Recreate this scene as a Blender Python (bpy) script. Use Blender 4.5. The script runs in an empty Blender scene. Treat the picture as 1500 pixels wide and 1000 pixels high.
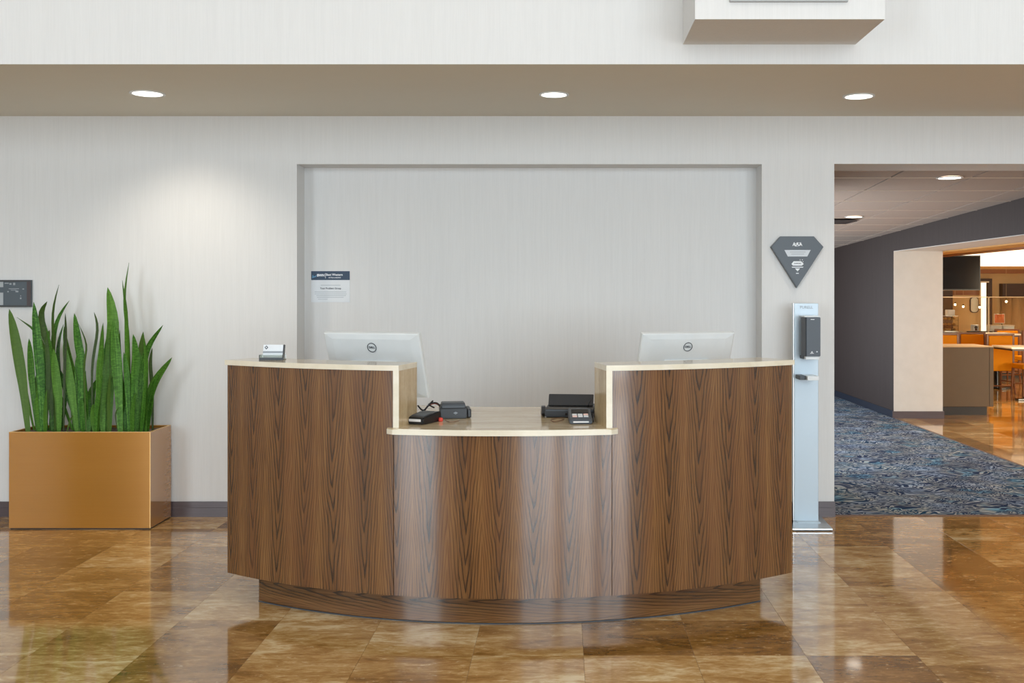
import bpy, bmesh, math, random
from mathutils import Vector, Matrix
random.seed(7)
R = math.radians
scene = bpy.context.scene
C = bpy.context.scene.collection

# ------------------------------------------------------------------ camera
F = 1506.0; CX = 825.0; CY = 430.0; H = 1.49
cam_d = bpy.data.cameras.new('camera'); cam = bpy.data.objects.new('camera', cam_d); C.objects.link(cam)
cam.location = (0, 0, H); cam.rotation_euler = (R(90), 0, 0)
cam_d.sensor_width = 36; cam_d.lens = 36 * F / 1500
cam_d.shift_x = -(CX - 750) / 1500; cam_d.shift_y = -(500 - CY) / 1500
cam_d.clip_end = 200
scene.camera = cam
# ------------------------------------------------------------------ world, exposure, large lights
w = bpy.data.worlds.new('world'); scene.world = w; w.use_nodes = True
w.node_tree.nodes['Background'].inputs[0].default_value = (0.80, 0.89, 1.0, 1)
w.node_tree.nodes['Background'].inputs[1].default_value = 1.0
vs = scene.view_settings
vs.view_transform = 'Standard'; vs.look = 'None'; vs.gamma = 1; vs.use_curve_mapping = False
vs.exposure = 0.28

def area(name, loc, rot, sx, sy, power, col):
    l = bpy.data.lights.new(name, 'AREA'); l.shape = 'RECTANGLE'; l.size = sx; l.size_y = sy
    l.energy = power; l.color = col
    o = bpy.data.objects.new(name, l); C.objects.link(o); o.location = loc; o.rotation_euler = rot
    return o
# daylight through the tall lobby windows behind the camera (x0, x1)
WINS = [(-7.4, -4.7), (0.0, 1.9), (2.3, 4.2), (4.6, 6.5)]
WZ0, WZ1 = 0.1, 4.6
for a, b in WINS:
    area('window_daylight', ((a + b) / 2, -5.95, (WZ0 + WZ1) / 2), (R(90), 0, 0), b - a, WZ1 - WZ0,
         24 * (b - a) * (WZ1 - WZ0), (0.81, 0.925, 1.0))
# glowing cove of the dining room
area('cove_light', (8.3, 14.6, 2.50), (R(180), 0, 0), 5.6, 11.0, 300, (1.0, 0.78, 0.48))
area('dining_fill', (9.4, 7.42, 1.25), (R(90), 0, 0), 1.8, 1.7, 270, (1.0, 0.86, 0.62))  # unseen warm fill added to light the chairs and buffet from the front
def spot(loc, power, col, size=110):
    l = bpy.data.lights.new('dining_fill_spot', 'SPOT'); l.energy = power; l.color = col; l.spot_size = R(size); l.spot_blend = .8; l.shadow_soft_size = .05
    o = bpy.data.objects.new('dining_fill_spot', l); C.objects.link(o); o.location = loc
for x_ in (5.9, 8.2, 10.6):
    for y_ in (10.0, 13.4, 16.6, 19.4): spot((x_, y_, 2.40), 170, (1.0, 0.80, 0.50))  # bare spots added to brighten the dining room, without fixtures
# fill light added under the lobby ceiling, no fixture modelled
area('lobby_ceiling_fill', (0.5, 0.5, 5.44), (0, 0, 0), 10, 6, 90, (1.0, 0.98, 0.95))
# fill light added on the hidden left side of the passage
area('passage_fill', (1.80, 12.0, 1.25), (0, R(-90), 0), 1.7, 7.6, 105, (0.90, 0.95, 1.0))

# ------------------------------------------------------------------ material helpers
def lin(c):
    out = []
    for v in c[:3]:
        v = v / 255.0
        out.append(v / 12.92 if v <= 0.04045 else ((v + 0.055) / 1.055) ** 2.4)
    return (*out, 1)
def new_mat(name):
    m = bpy.data.materials.new(name); m.use_nodes = True
    nt = m.node_tree; b = nt.nodes['Principled BSDF']
    return m, nt, b
def nd(nt, t, ins=None, **props):
    n = nt.nodes.new(t)
    for k, v in props.items(): setattr(n, k, v)
    for k, v in (ins or {}).items():
        if isinstance(v, bpy.types.NodeSocket): nt.links.new(v, n.inputs[k])
        else: n.inputs[k].default_value = v
    return n
def math_(nt, op, a, b=0.0, c=None):
    ins = {0: a, 1: b}
    if c is not None: ins[2] = c
    return nd(nt, 'ShaderNodeMath', ins, operation=op).outputs[0]
def mix(nt, f, a, b, mode='MIX'):
    n = nt.nodes.new('ShaderNodeMix'); n.data_type = 'RGBA'; n.blend_type = mode
    for i, v in ((0, f), (6, a), (7, b)):
        if isinstance(v, bpy.types.NodeSocket): nt.links.new(v, n.inputs[i])
        else: n.inputs[i].default_value = v
    return n.outputs[2]
def ramp(nt, f, stops):
    n = nt.nodes.new('ShaderNodeValToRGB'); nt.links.new(f, n.inputs[0])
    e = n.color_ramp.elements
    while len(e) < len(stops): e.new(0.5)
    for i, (p, c) in enumerate(stops): e[i].position = p; e[i].color = c
    return n.outputs[0]
def noise(nt, vec, scale=5, detail=4, rough=0.55, dist=0.0):
    return nd(nt, 'ShaderNodeTexNoise', {'Vector': vec, 'Scale': scale, 'Detail': detail, 'Roughness': rough, 'Distortion': dist}).outputs[0]
def mapping(nt, vec, scale=(1, 1, 1), rot=(0, 0, 0), loc=(0, 0, 0)):
    return nd(nt, 'ShaderNodeMapping', {'Vector': vec, 'Scale': scale, 'Rotation': rot, 'Location': loc}).outputs[0]
def bump(nt, b, h, strength=0.1, dist=0.002):
    n = nd(nt, 'ShaderNodeBump', {'Height': h, 'Strength': strength, 'Distance': dist})
    nt.links.new(n.outputs[0], b.inputs['Normal'])

def pm(name, col, col2=None, rough=0.5, metal=0.0, scale=(8, 8, 8), coat=0.0, bmp=0.0, spec=0.5, rv=0.0):
    """plain procedural surface: two close colours mixed by noise"""
    m, nt, b = new_mat(name)
    tc = nd(nt, 'ShaderNodeTexCoord').outputs['Object']
    f = noise(nt, mapping(nt, tc, scale), 1.0, 4)
    c2 = col2 or tuple(min(255, v * 1.06 + 2) for v in col)
    nt.links.new(mix(nt, f, lin(col), lin(c2)), b.inputs['Base Color'])
    b.inputs['Roughness'].default_value = rough; b.inputs['Metallic'].default_value = metal
    b.inputs['Coat Weight'].default_value = coat; b.inputs['Coat Roughness'].default_value = 0.08
    b.inputs['Specular IOR Level'].default_value = spec
    if rv:
        nt.links.new(math_(nt, 'MULTIPLY_ADD', f, rv, rough - rv / 2), b.inputs['Roughness'])
    if bmp: bump(nt, b, f, bmp)
    return m
def emit(name, col, s):
    m, nt, b = new_mat(name)
    b.inputs['Base Color'].default_value = lin(col)
    b.inputs['Emission Color'].default_value = lin(col); b.inputs['Emission Strength'].default_value = s
    return m

def wallpaper(name, c1, c2):
    m, nt, b = new_mat(name)
    p = nd(nt, 'ShaderNodeNewGeometry').outputs['Position']
    f = noise(nt, mapping(nt, p, (160, 160, 5)), 1.0, 3)
    g = noise(nt, mapping(nt, p, (45, 45, 1.2)), 1.0, 2)
    s = math_(nt, 'ADD', math_(nt, 'MULTIPLY', f, 0.6), math_(nt, 'MULTIPLY', g, 0.4))
    nt.links.new(ramp(nt, s, [(0.38, lin(c1)), (0.62, lin(c2))]), b.inputs['Base Color'])
    b.inputs['Roughness'].default_value = 0.62; b.inputs['Specular IOR Level'].default_value = 0.3
    bump(nt, b, f, 0.12, 0.001)
    return m
M_wall = wallpaper('vinyl_wallcovering', (222, 222, 221), (226, 226, 225))
M_ceil = pm('ceiling_paint', (224, 221, 208), (227, 224, 212), rough=0.8)
M_room = pm('lobby_paint', (222, 220, 216), rough=0.8)
M_frontwall = pm('brown_lobby_paint', (128, 112, 96), rough=0.8)
M_darkwall = wallpaper('charcoal_wallcovering', (54, 45, 43), (61, 52, 50))
M_taupe = pm('warm_plaster', (200, 197, 192), rough=0.75)
M_tan = pm('tan_plaster', (204, 170, 118), (210, 178, 126), rough=0.7, scale=(2, 2, 2))

def walnut(name, swap=False, tint=1.0):
    m, nt, b = new_mat(name)
    uv = nd(nt, 'ShaderNodeUVMap').outputs[0]
    s = nd(nt, 'ShaderNodeSeparateXYZ', {0: uv})
    u, v = (s.outputs[1], s.outputs[0]) if swap else (s.outputs[0], s.outputs[1])
    def comb(a, bb, z=0.0): return nd(nt, 'ShaderNodeCombineXYZ', {0: a, 1: bb, 2: z}).outputs[0]
    def sc(x, k): return math_(nt, 'MULTIPLY', x, k)
    wob = noise(nt, comb(sc(u, 3.0), sc(v, 1.1)), 1.0, 2)
    uw = math_(nt, 'MULTIPLY_ADD', wob, 0.05, u)
    ul = nd(nt, 'ShaderNodeMath', {0: uw, 1: 0.078}, operation='PINGPONG').outputs[0]
    q = math_(nt, 'POWER', math_(nt, 'DIVIDE', ul, 0.078), 1.25)
    leafn = nd(nt, 'ShaderNodeTexWhiteNoise', {'W': math_(nt, 'FLOOR', math_(nt, 'DIVIDE', math_(nt, 'ADD', uw, 0.078), 0.156))}, noise_dimensions='1D').outputs[0]
    n1 = noise(nt, comb(sc(u, 9.0), sc(v, 1.6), 3.0), 1.0, 3)
    f = math_(nt, 'ADD', math_(nt, 'MULTIPLY', q, 5.5), math_(nt, 'MULTIPLY', n1, 3.2))
    f = math_(nt, 'SUBTRACT', f, math_(nt, 'MULTIPLY', v, 6.5))
    f = math_(nt, 'ADD', f, math_(nt, 'MULTIPLY', leafn, 9.0))
    line = math_(nt, 'FRACT', math_(nt, 'ADD', f, 50.0))
    sm = nd(nt, 'ShaderNodeMapRange', {0: line, 1: 0.55, 2: 0.93, 3: 0.0, 4: 1.0}, interpolation_type='SMOOTHSTEP').outputs[0]
    sm2 = nd(nt, 'ShaderNodeMapRange', {0: line, 1: 0.94, 2: 1.0, 3: 1.0, 4: 0.0}, interpolation_type='SMOOTHSTEP').outputs[0]
    line2 = math_(nt, 'SUBTRACT', 1.0, math_(nt, 'MULTIPLY', math_(nt, 'MULTIPLY', sm, sm2), math_(nt, 'MULTIPLY_ADD', q, -0.45, 1.0)))
    fine = noise(nt, comb(sc(u, 420.0), sc(v, 7.0)), 1.0, 3)
    mid = noise(nt, comb(sc(uw, 95.0), sc(v, 1.5), 7.0), 1.0, 4)
    t = math_(nt, 'ADD', math_(nt, 'MULTIPLY', line2, 0.24), math_(nt, 'MULTIPLY', fine, 0.26))
    t = math_(nt, 'ADD', t, math_(nt, 'MULTIPLY', mid, 0.34))
    t = math_(nt, 'ADD', t, math_(nt, 'MULTIPLY_ADD', q, 0.10, -0.07))
    k = tint
    def c(a): return lin(tuple(x * k for x in a))
    col = ramp(nt, t, [(0.26, c((46, 28, 15))), (0.42, c((86, 55, 28))), (0.53, c((117, 79, 42))), (0.66, c((143, 102, 58)))])
    red = noise(nt, comb(sc(u, 14.0), sc(v, 0.7), 11.0), 1.0, 2)
    col = mix(nt, ramp(nt, red, [(0.45, (0, 0, 0, 1)), (0.75, (0.5, 0.5, 0.5, 1))]), col, c((108, 66, 38)))
    nt.links.new(col, b.inputs['Base Color'])
    b.inputs['Roughness'].default_value = 0.26
    b.inputs['Specular IOR Level'].default_value = 0.5
    b.inputs['Coat Weight'].default_value = 0.65; b.inputs['Coat Roughness'].default_value = 0.10
    bump(nt, b, fine, 0.04, 0.0004)
    return m
M_walnut = walnut('walnut_veneer')
M_walnut_h = walnut('walnut_veneer_horizontal', True, 0.92)
def marble(name, c0, c1, c2, rough=0.12, vert=False):
    m, nt, b = new_mat(name)
    p = nd(nt, 'ShaderNodeNewGeometry').outputs['Position']
    sc = (9, 9, 1.2) if vert else (1.6, 9, 6)
    f = noise(nt, mapping(nt, p, sc, rot=(0, 0, 0.15)), 1.6, 6, 0.6, 0.5)
    g = noise(nt, mapping(nt, p, (26, 26, 26)), 1.5, 5, 0.7)
    t = math_(nt, 'ADD', math_(nt, 'MULTIPLY', f, 0.75), math_(nt, 'MULTIPLY', g, 0.25))
    nt.links.new(ramp(nt, t, [(0.3, lin(c0)), (0.5, lin(c1)), (0.7, lin(c2))]), b.inputs['Base Color'])
    b.inputs['Roughness'].default_value = rough
    return m
M_marble = marble('cream_travertine', (176, 150, 112), (205, 184, 148), (226, 210, 180))
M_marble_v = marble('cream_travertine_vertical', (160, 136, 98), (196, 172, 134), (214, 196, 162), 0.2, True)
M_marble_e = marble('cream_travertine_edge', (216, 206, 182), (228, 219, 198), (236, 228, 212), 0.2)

def travertine():
    m, nt, b = new_mat('polished_travertine')
    geo = nd(nt, 'ShaderNodeNewGeometry'); oi = nd(nt, 'ShaderNodeObjectInfo')
    rnd = math_(nt, 'FRACT', math_(nt, 'ADD', math_(nt, 'MULTIPLY', geo.outputs['Random Per Island'], 7.3), math_(nt, 'MULTIPLY', oi.outputs['Random'], 13.7)))
    off = nd(nt, 'ShaderNodeCombineXYZ', {0: math_(nt, 'MULTIPLY', rnd, 61.0), 1: math_(nt, 'MULTIPLY', rnd, 37.0), 2: math_(nt, 'MULTIPLY', rnd, 19.0)}).outputs[0]
    p = nd(nt, 'ShaderNodeVectorMath', {0: geo.outputs['Position'], 1: off}, operation='ADD').outputs[0]
    a = noise(nt, mapping(nt, p, (1.5, 3.6, 1), rot=(0, 0, 0.25)), 1.3, 7, 0.62, 0.9)
    v = noise(nt, mapping(nt, p, (4.5, 13, 1), rot=(0, 0, 0.2)), 1.5, 8, 0.7, 1.2)
    s = noise(nt, mapping(nt, p, (14, 30, 1)), 1.5, 5, 0.7, 0.5)
    t = math_(nt, 'ADD', math_(nt, 'MULTIPLY', a, 0.45), math_(nt, 'MULTIPLY', v, 0.40))
    t = math_(nt, 'ADD', t, math_(nt, 'MULTIPLY', s, 0.15))
    t = math_(nt, 'ADD', t, math_(nt, 'MULTIPLY_ADD', rnd, 0.17, -0.085))
    col = ramp(nt, t, [(0.36, lin((114, 80, 38))), (0.45, lin((148, 106, 53))), (0.52, lin((174, 131, 74))), (0.58, lin((198, 159, 102))), (0.67, lin((232, 208, 164)))])
    fl = ramp(nt, s, [(0.60, (0, 0, 0, 1)), (0.70, (0.75, 0.75, 0.75, 1))])
    col = mix(nt, fl, col, lin((226, 200, 156)))
    nt.links.new(col, b.inputs['Base Color'])
    b.inputs['Roughness'].default_value = 0.09
    b.inputs['IOR'].default_value = 1.5
    b.inputs['Coat Weight'].default_value = 0.45; b.inputs['Coat Roughness'].default_value = 0.05
    bump(nt, b, a, 0.02, 0.001)
    return m
M_floor = travertine()
M_grout = pm('grout', (122, 92, 56), (134, 104, 66), rough=0.7)

def carpet():
    m, nt, b = new_mat('patterned_carpet')
    p = nd(nt, 'ShaderNodeNewGeometry').outputs['Position']
    wv = nd(nt, 'ShaderNodeTexNoise', {'Vector': mapping(nt, p, (2.2, 2.2, 1)), 'Scale': 1.0, 'Detail': 1.0})
    wc = nd(nt, 'ShaderNodeVectorMath', {0: wv.outputs['Color'], 'Scale': 0.5}, operation='SCALE').outputs[0]
    pp = nd(nt, 'ShaderNodeVectorMath', {0: p, 1: wc}, operation='ADD').outputs[0]
    n = noise(nt, mapping(nt, pp, (6, 13, 1), rot=(0, 0, 0.5)), 1.5, 1, 0.4, 1.0)
    r = math_(nt, 'ABSOLUTE', math_(nt, 'SUBTRACT', math_(nt, 'FRACT', math_(nt, 'MULTIPLY', n, 6.0)), 0.5))
    patch = noise(nt, mapping(nt, p, (1.4, 1.4, 1)), 1.5, 2)
    base = ramp(nt, patch, [(0.35, lin((26, 44, 72))), (0.5, lin((36, 50, 78))), (0.62, lin((22, 60, 88)))])
    light = ramp(nt, noise(nt, mapping(nt, p, (2, 2, 1), loc=(5, 5, 0)), 1.5, 2), [(0.35, lin((158, 174, 194))), (0.55, lin((168, 168, 160))), (0.65, lin((116, 162, 184)))])
    f = ramp(nt, r, [(0.26, (0, 0, 0, 1)), (0.36, (1, 1, 1, 1))])
    f2 = ramp(nt, patch, [(0.3, (0.5, 0.5, 0.5, 1)), (0.55, (1, 1, 1, 1))])
    nt.links.new(mix(nt, mix(nt, 1.0, f, f2, 'MULTIPLY'), base, light), b.inputs['Base Color'])
    b.inputs['Roughness'].default_value = 0.95; b.inputs['Specular IOR Level'].default_value = 0.1
    fz = noise(nt, mapping(nt, p, (300, 300, 1)), 1.0, 2)
    bump(nt, b, math_(nt, 'ADD', fz, r), 0.5, 0.003)
    return m
M_carpet = carpet()
def brushed(name, c1, c2, rough, metal):
    m, nt, b = new_mat(name)
    p = nd(nt, 'ShaderNodeNewGeometry').outputs['Position']
    f = noise(nt, mapping(nt, p, (3, 3, 260)), 1.0, 3)
    nt.links.new(mix(nt, f, lin(c1), lin(c2)), b.inputs['Base Color'])
    b.inputs['Roughness'].default_value = rough; b.inputs['Metallic'].default_value = metal
    return m
M_base = brushed('plum_brown_vinyl', (70, 60, 62), (98, 86, 90), 0.35, 0.0)
M_planter = brushed('satin_copper_laminate', (176, 120, 46), (184, 128, 54), 0.14, 0.3)
M_planter.node_tree.nodes['Principled BSDF'].inputs['Coat Weight'].default_value = 1.0
M_planter_edge = pm('pale_gold_edge', (222, 178, 112), rough=0.3, metal=0.3)
M_soil = pm('potting_bark', (70, 58, 50), (128, 112, 100), rough=0.95, scale=(60, 60, 60), bmp=0.8)
def leafmat(name, c0, c1, c2):
    m, nt, b = new_mat(name)
    uv = nd(nt, 'ShaderNodeUVMap').outputs[0]
    s = nd(nt, 'ShaderNodeSeparateXYZ', {0: uv})
    oi = nd(nt, 'ShaderNodeObjectInfo').outputs['Random']
    cmb = nd(nt, 'ShaderNodeCombineXYZ', {0: math_(nt, 'MULTIPLY', s.outputs[0], 2.0), 1: math_(nt, 'MULTIPLY', s.outputs[1], 70.0), 2: math_(nt, 'MULTIPLY', oi, 50.0)}).outputs[0]
    band = noise(nt, cmb, 1.0, 3, 0.6, 0.6)
    lc = nd(nt, 'ShaderNodeCombineXYZ', {0: math_(nt, 'MULTIPLY', s.outputs[0], 14.0), 1: math_(nt, 'MULTIPLY', s.outputs[1], 2.0), 2: math_(nt, 'MULTIPLY', oi, 30.0)}).outputs[0]
    st = noise(nt, lc, 1.0, 2)
    t = math_(nt, 'ADD', math_(nt, 'MULTIPLY', band, 0.5), math_(nt, 'MULTIPLY', st, 0.5))
    col = ramp(nt, t, [(0.36, lin(c0)), (0.5, lin(c1)), (0.66, lin(c2))])
    nt.links.new(mix(nt, math_(nt, 'MULTIPLY', oi, 0.5), col, lin((96, 136, 44))), b.inputs['Base Color'])
    b.inputs['Roughness'].default_value = 0.5; b.inputs['Specular IOR Level'].default_value = 0.25
    return m
M_leaf = leafmat('snake_plant_leaf', (24, 60, 12), (52, 104, 26), (104, 156, 62))
M_leaf_dark = leafmat('snake_plant_leaf_dark', (34, 44, 24), (50, 66, 32), (74, 92, 44))
M_white = pm('white_plastic', (220, 224, 225), rough=0.3, coat=0.2)
M_black = pm('black_plastic', (22, 23, 26), (28, 29, 32), rough=0.42)
M_blackg = pm('gloss_black', (14, 14, 17), rough=0.12)
M_tv = pm('television_black', (12, 7, 5), rough=0.12, spec=0.2)
M_blue_post = pm('powder_coated_pale_blue', (192, 208, 220), (196, 212, 224), rough=0.35, metal=0.1)
M_steel = pm('brushed_steel', (186, 190, 192), rough=0.28, metal=0.9)
M_grey = pm('grey_plastic', (66, 71, 77), rough=0.45)
M_disp = pm('slate_plastic', (40, 47, 56), (44, 51, 61), rough=0.35)
M_paper = pm('white_paper', (222, 226, 230), rough=0.7)
M_navy = pm('navy_print', (52, 72, 94), (60, 80, 104), rough=0.6)
M_cyanp = pm('light_blue_print', (92, 142, 178), rough=0.6)
M_greyp = pm('grey_print', (150, 156, 162), rough=0.7)
M_dgreyp = pm('dark_grey_print', (84, 88, 94), rough=0.7)
M_whitep = pm('white_print', (228, 232, 236), rough=0.6)
M_sign = pm('charcoal_acrylic', (46, 53, 61), (50, 57, 65), rough=0.35)
M_signedge = pm('black_acrylic_edge', (22, 22, 24), rough=0.3)
M_map = pm('evacuation_plan_print', (74, 84, 92), (80, 90, 98), rough=0.4)
M_mapl = pm('pale_plan_print', (166, 172, 176), rough=0.5)
M_frame = pm('dark_frame', (58, 60, 62), rough=0.35)
M_frame2 = pm('plum_dark_frame', (66, 54, 56), rough=0.35)
M_red = pm('red_plastic', (205, 60, 44), rough=0.4)
M_cable = pm('black_cable_rubber', (24, 22, 24), rough=0.5)
M_cableb = pm('tan_cable', (120, 88, 60), rough=0.5)
M_lcd = pm('pale_display', (196, 210, 216), (228, 214, 206), rough=0.2, scale=(30, 3, 3))
M_orange = pm('ochre_leather', (204, 126, 6), (212, 136, 10), rough=0.6, spec=0.12)
M_wood = pm('chair_walnut', (92, 50, 22), (120, 70, 34), rough=0.4, scale=(4, 4, 40))
M_woodb = pm('brown_wood_trim', (110, 60, 14), (150, 90, 26), rough=0.4, scale=(3, 3, 30))
M_dkwood = pm('espresso_wood', (46, 26, 16), (64, 34, 20), rough=0.4, scale=(4, 4, 30))
M_halfwall = pm('taupe_laminate', (96, 82, 66), (102, 87, 70), rough=0.5, spec=0.2)
M_halfcap = pm('pale_bronze_cap', (190, 160, 120), rough=0.3)
M_kick = pm('black_kick', (32, 28, 28), rough=0.5)
M_tabletop = pm('pale_stone_top', (226, 214, 194), (236, 226, 208), rough=0.2)
M_tile_c = pm('mineral_ceiling_board', (168, 152, 140), (180, 164, 152), rough=0.9, scale=(50, 50, 50), bmp=0.3)
M_tee = pm('ceiling_grid', (206, 190, 172), rough=0.5)
M_gap = pm('ceiling_shadow_gap', (70, 58, 50), rough=0.9)
M_vent = pm('dark_vent', (70, 62, 60), rough=0.6)
M_bread = pm('bread_crust', (196, 142, 70), (226, 186, 116), rough=0.6, scale=(20, 20, 20))
M_poster = pm('red_orange_print', (196, 44, 20), (240, 150, 60), rough=0.4, scale=(14, 14, 14))
M_curtain = pm('tan_curtain', (168, 132, 88), (182, 146, 100), rough=0.8)
M_mirror = pm('mirror_silver', (220, 220, 214), rough=0.03, metal=1.0)
M_lamp = emit('lamp_diffuser', (255, 246, 230), 4)
M_globe = emit('warm_globe', (255, 226, 170), 8)
M_cove_glow = emit('cove_wall_glow', (255, 244, 220), 1.1)  # glow put into the tray side walls to keep them white
M_colglow = emit('lit_white_column', (255, 250, 232), 0.9)
def glassmat(name, col, rough=0.0, alpha=None):
    m, nt, b = new_mat(name)
    b.inputs['Base Color'].default_value = lin(col); b.inputs['Transmission Weight'].default_value = 1
    b.inputs['Roughness'].default_value = rough; b.inputs['IOR'].default_value = 1.45
    return m
M_glass = glassmat('clear_glass', (252, 253, 250))
M_acryl = glassmat('clear_acrylic', (225, 232, 228), 0.03)
M_glassedge = pm('glass_edge', (240, 225, 190), rough=0.2)

# ------------------------------------------------------------------ mesh helpers
class MB:
    def __init__(s):
        s.bm = bmesh.new(); s.uv = s.bm.loops.layers.uv.new('UVMap')
    def quad(s, vs, uvs=None, mi=0):
        f = s.bm.faces.new(vs); f.material_index = mi
        if uvs:
            for l, t in zip(f.loops, uvs): l[s.uv].uv = t
        return f
    def box(s, x0, x1, y0, y1, z0, z1, bev=0.0, mi=0, mat=None):
        pts = [(x0, y0, z0), (x1, y0, z0), (x1, y1, z0), (x0, y1, z0), (x0, y0, z1), (x1, y0, z1), (x1, y1, z1), (x0, y1, z1)]
        v = [s.bm.verts.new(mat @ Vector(p) if mat else p) for p in pts]
        fs = []
        for q in ((0, 3, 2, 1), (4, 5, 6, 7), (0, 1, 5, 4), (1, 2, 6, 5), (2, 3, 7, 6), (3, 0, 4, 7)):
            f = s.bm.faces.new([v[i] for i in q]); f.material_index = mi; fs.append(f)
            for l, i in zip(f.loops, q):
                x, y, z = pts[i]; l[s.uv].uv = (x if q in ((0, 3, 2, 1), (4, 5, 6, 7), (0, 1, 5, 4), (2, 3, 7, 6)) else y, z if q not in ((0, 3, 2, 1), (4, 5, 6, 7)) else y)
        if bev > 0:
            es = list({e for f in fs for e in f.edges})
            bmesh.ops.bevel(s.bm, geom=es, offset=bev, segments=2, affect='EDGES', profile=0.5)
        return s
    def arc(s, r0, r1, a0, a1, z0, z1, n=24, c=(-0.26, 6.946)):
        """block between two radii about the desk centre; uv = arc length, height"""
        rows = []
        for i in range(n + 1):
            a = a0 + (a1 - a0) * i / n
            rows.append([s.bm.verts.new((c[0] + r * math.sin(a), c[1] - r * math.cos(a), z)) for r, z in ((r1, z0), (r1, z1), (r0, z1), (r0, z0))])
        for i in range(n):
            aa = [a0 + (a1 - a0) * j / n * 1.0 for j in (i, i + 1)]
            for k in range(4):
                k2 = (k + 1) % 4
                q = [rows[i][k], rows[i + 1][k], rows[i + 1][k2], rows[i][k2]]
                zz = [z0, z1, z1, z0]; rr = [r1, r1, r0, r0]
                s.quad(q, [(rr[k] * aa[0], zz[k] - rr[k]), (rr[k] * aa[1], zz[k] - rr[k]), (rr[k2] * aa[1], zz[k2] - rr[k2]), (rr[k2] * aa[0], zz[k2] - rr[k2])])
        s.quad([rows[0][k] for k in range(4)], [(r1, z0), (r1, z1), (r0, z1), (r0, z0)])
        s.quad([rows[n][k] for k in (3, 2, 1, 0)], [(r0, z0), (r0, z1), (r1, z1), (r1, z0)])
        bmesh.ops.recalc_face_normals(s.bm, faces=s.bm.faces[:])
        return s
    def prism(s, pts, t, mat=None, mi=0):
        """polygon in local XZ extruded along +Y by t"""
        M = mat or Matrix()
        a = [s.bm.verts.new(M @ Vector((x, 0, z))) for x, z in pts]; b = [s.bm.verts.new(M @ Vector((x, t, z))) for x, z in pts]
        n = len(pts); fs = [s.bm.faces.new(a), s.bm.faces.new(b[::-1])]
        for i in range(n): fs.append(s.bm.faces.new([a[i], b[i], b[(i + 1) % n], a[(i + 1) % n]]))
        for f in fs: f.material_index = mi
        bmesh.ops.recalc_face_normals(s.bm, faces=fs)
        return s
    def cyl(s, p0, p1, r0, r1=None, n=20, caps=True):
        r1 = r0 if r1 is None else r1
        p0, p1 = Vector(p0), Vector(p1); d = (p1 - p0).normalized()
        u = d.orthogonal().normalized(); v = d.cross(u)
        A = []; B = []
        for i in range(n):
            a = 2 * math.pi * i / n; k = u * math.cos(a) + v * math.sin(a)
            A.append(s.bm.verts.new(p0 + k * r0)); B.append(s.bm.verts.new(p1 + k * r1))
        fs = [s.bm.faces.new([A[i], A[(i + 1) % n], B[(i + 1) % n], B[i]]) for i in range(n)]
        if caps: fs += [s.bm.faces.new(A[::-1]), s.bm.faces.new(B)]
        bmesh.ops.recalc_face_normals(s.bm, faces=fs)
        return s
    def ring(s, c, ri, ro, z0, z1, n=32, axis='z'):
        """flat ring; axis z or y"""
        def P(r, a, h):
            return (c[0] + r * math.cos(a), c[1] + r * math.sin(a), h) if axis == 'z' else (c[0] + r * math.cos(a), h, c[2] + r * math.sin(a))
        rows = [[s.bm.verts.new(P(r, 2 * math.pi * i / n, h)) for r, h in ((ri, z0), (ro, z0), (ro, z1), (ri, z1))] for i in range(n)]
        fs = []
        for i in range(n):
            for k in range(4): fs.append(s.bm.faces.new([rows[i][k], rows[(i + 1) % n][k], rows[(i + 1) % n][(k + 1) % 4], rows[i][(k + 1) % 4]]))
        bmesh.ops.recalc_face_normals(s.bm, faces=fs)
        return s
    def tube(s, pts, r, n=8):
        pts = [Vector(p) for p in pts]
        # catmull-rom smoothing
        sm = []
        for i in range(len(pts) - 1):
            p0 = pts[max(i - 1, 0)]; p1 = pts[i]; p2 = pts[i + 1]; p3 = pts[min(i + 2, len(pts) - 1)]
            for k in range(5):
                t = k / 5
                sm.append(0.5 * ((2 * p1) + (p2 - p0) * t + (2 * p0 - 5 * p1 + 4 * p2 - p3) * t * t + (3 * p1 - p0 - 3 * p2 + p3) * t ** 3))
        sm.append(pts[-1])
        prev = None; u = None
        for i, p in enumerate(sm):
            d = (sm[min(i + 1, len(sm) - 1)] - sm[max(i - 1, 0)]).normalized()
            u = d.orthogonal().normalized() if u is None else (u - d * u.dot(d)).normalized()
            v = d.cross(u)
            row = [s.bm.verts.new(p + (u * math.cos(2 * math.pi * j / n) + v * math.sin(2 * math.pi * j / n)) * r) for j in range(n)]
            if prev:
                for j in range(n): s.bm.faces.new([prev[j], prev[(j + 1) % n], row[(j + 1) % n], row[j]])
            else: s.bm.faces.new(row[::-1])
            prev = row
        s.bm.faces.new(prev)
        return s
    def mesh(s, name, mats, smooth=False):
        me = bpy.data.meshes.new(name); s.bm.normal_update(); s.bm.to_mesh(me); s.bm.free()
        for m in (mats if isinstance(mats, (list, tuple)) else [mats]): me.materials.append(m)
        if smooth:
            for p in me.polygons: p.use_smooth = True
            try: me.set_sharp_from_angle(angle=R(35))
            except Exception: pass
        return me
    def build(s, name, mats, parent=None, smooth=False):
        return link(name, s.mesh(name, mats, smooth), parent)
def link(name, me, parent=None):
    o = bpy.data.objects.new(name, me); C.objects.link(o)
    if parent is not None:
        o.parent = parent
        o.matrix_parent_inverse = Matrix.Translation(-Vector(base_of(parent)))
    return o
BASE = {}
def base_of(o):
    b = Vector((0, 0, 0))
    while o is not None:
        if o.name in BASE: return BASE[o.name]
        o = o.parent
    return (0, 0, 0)
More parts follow.
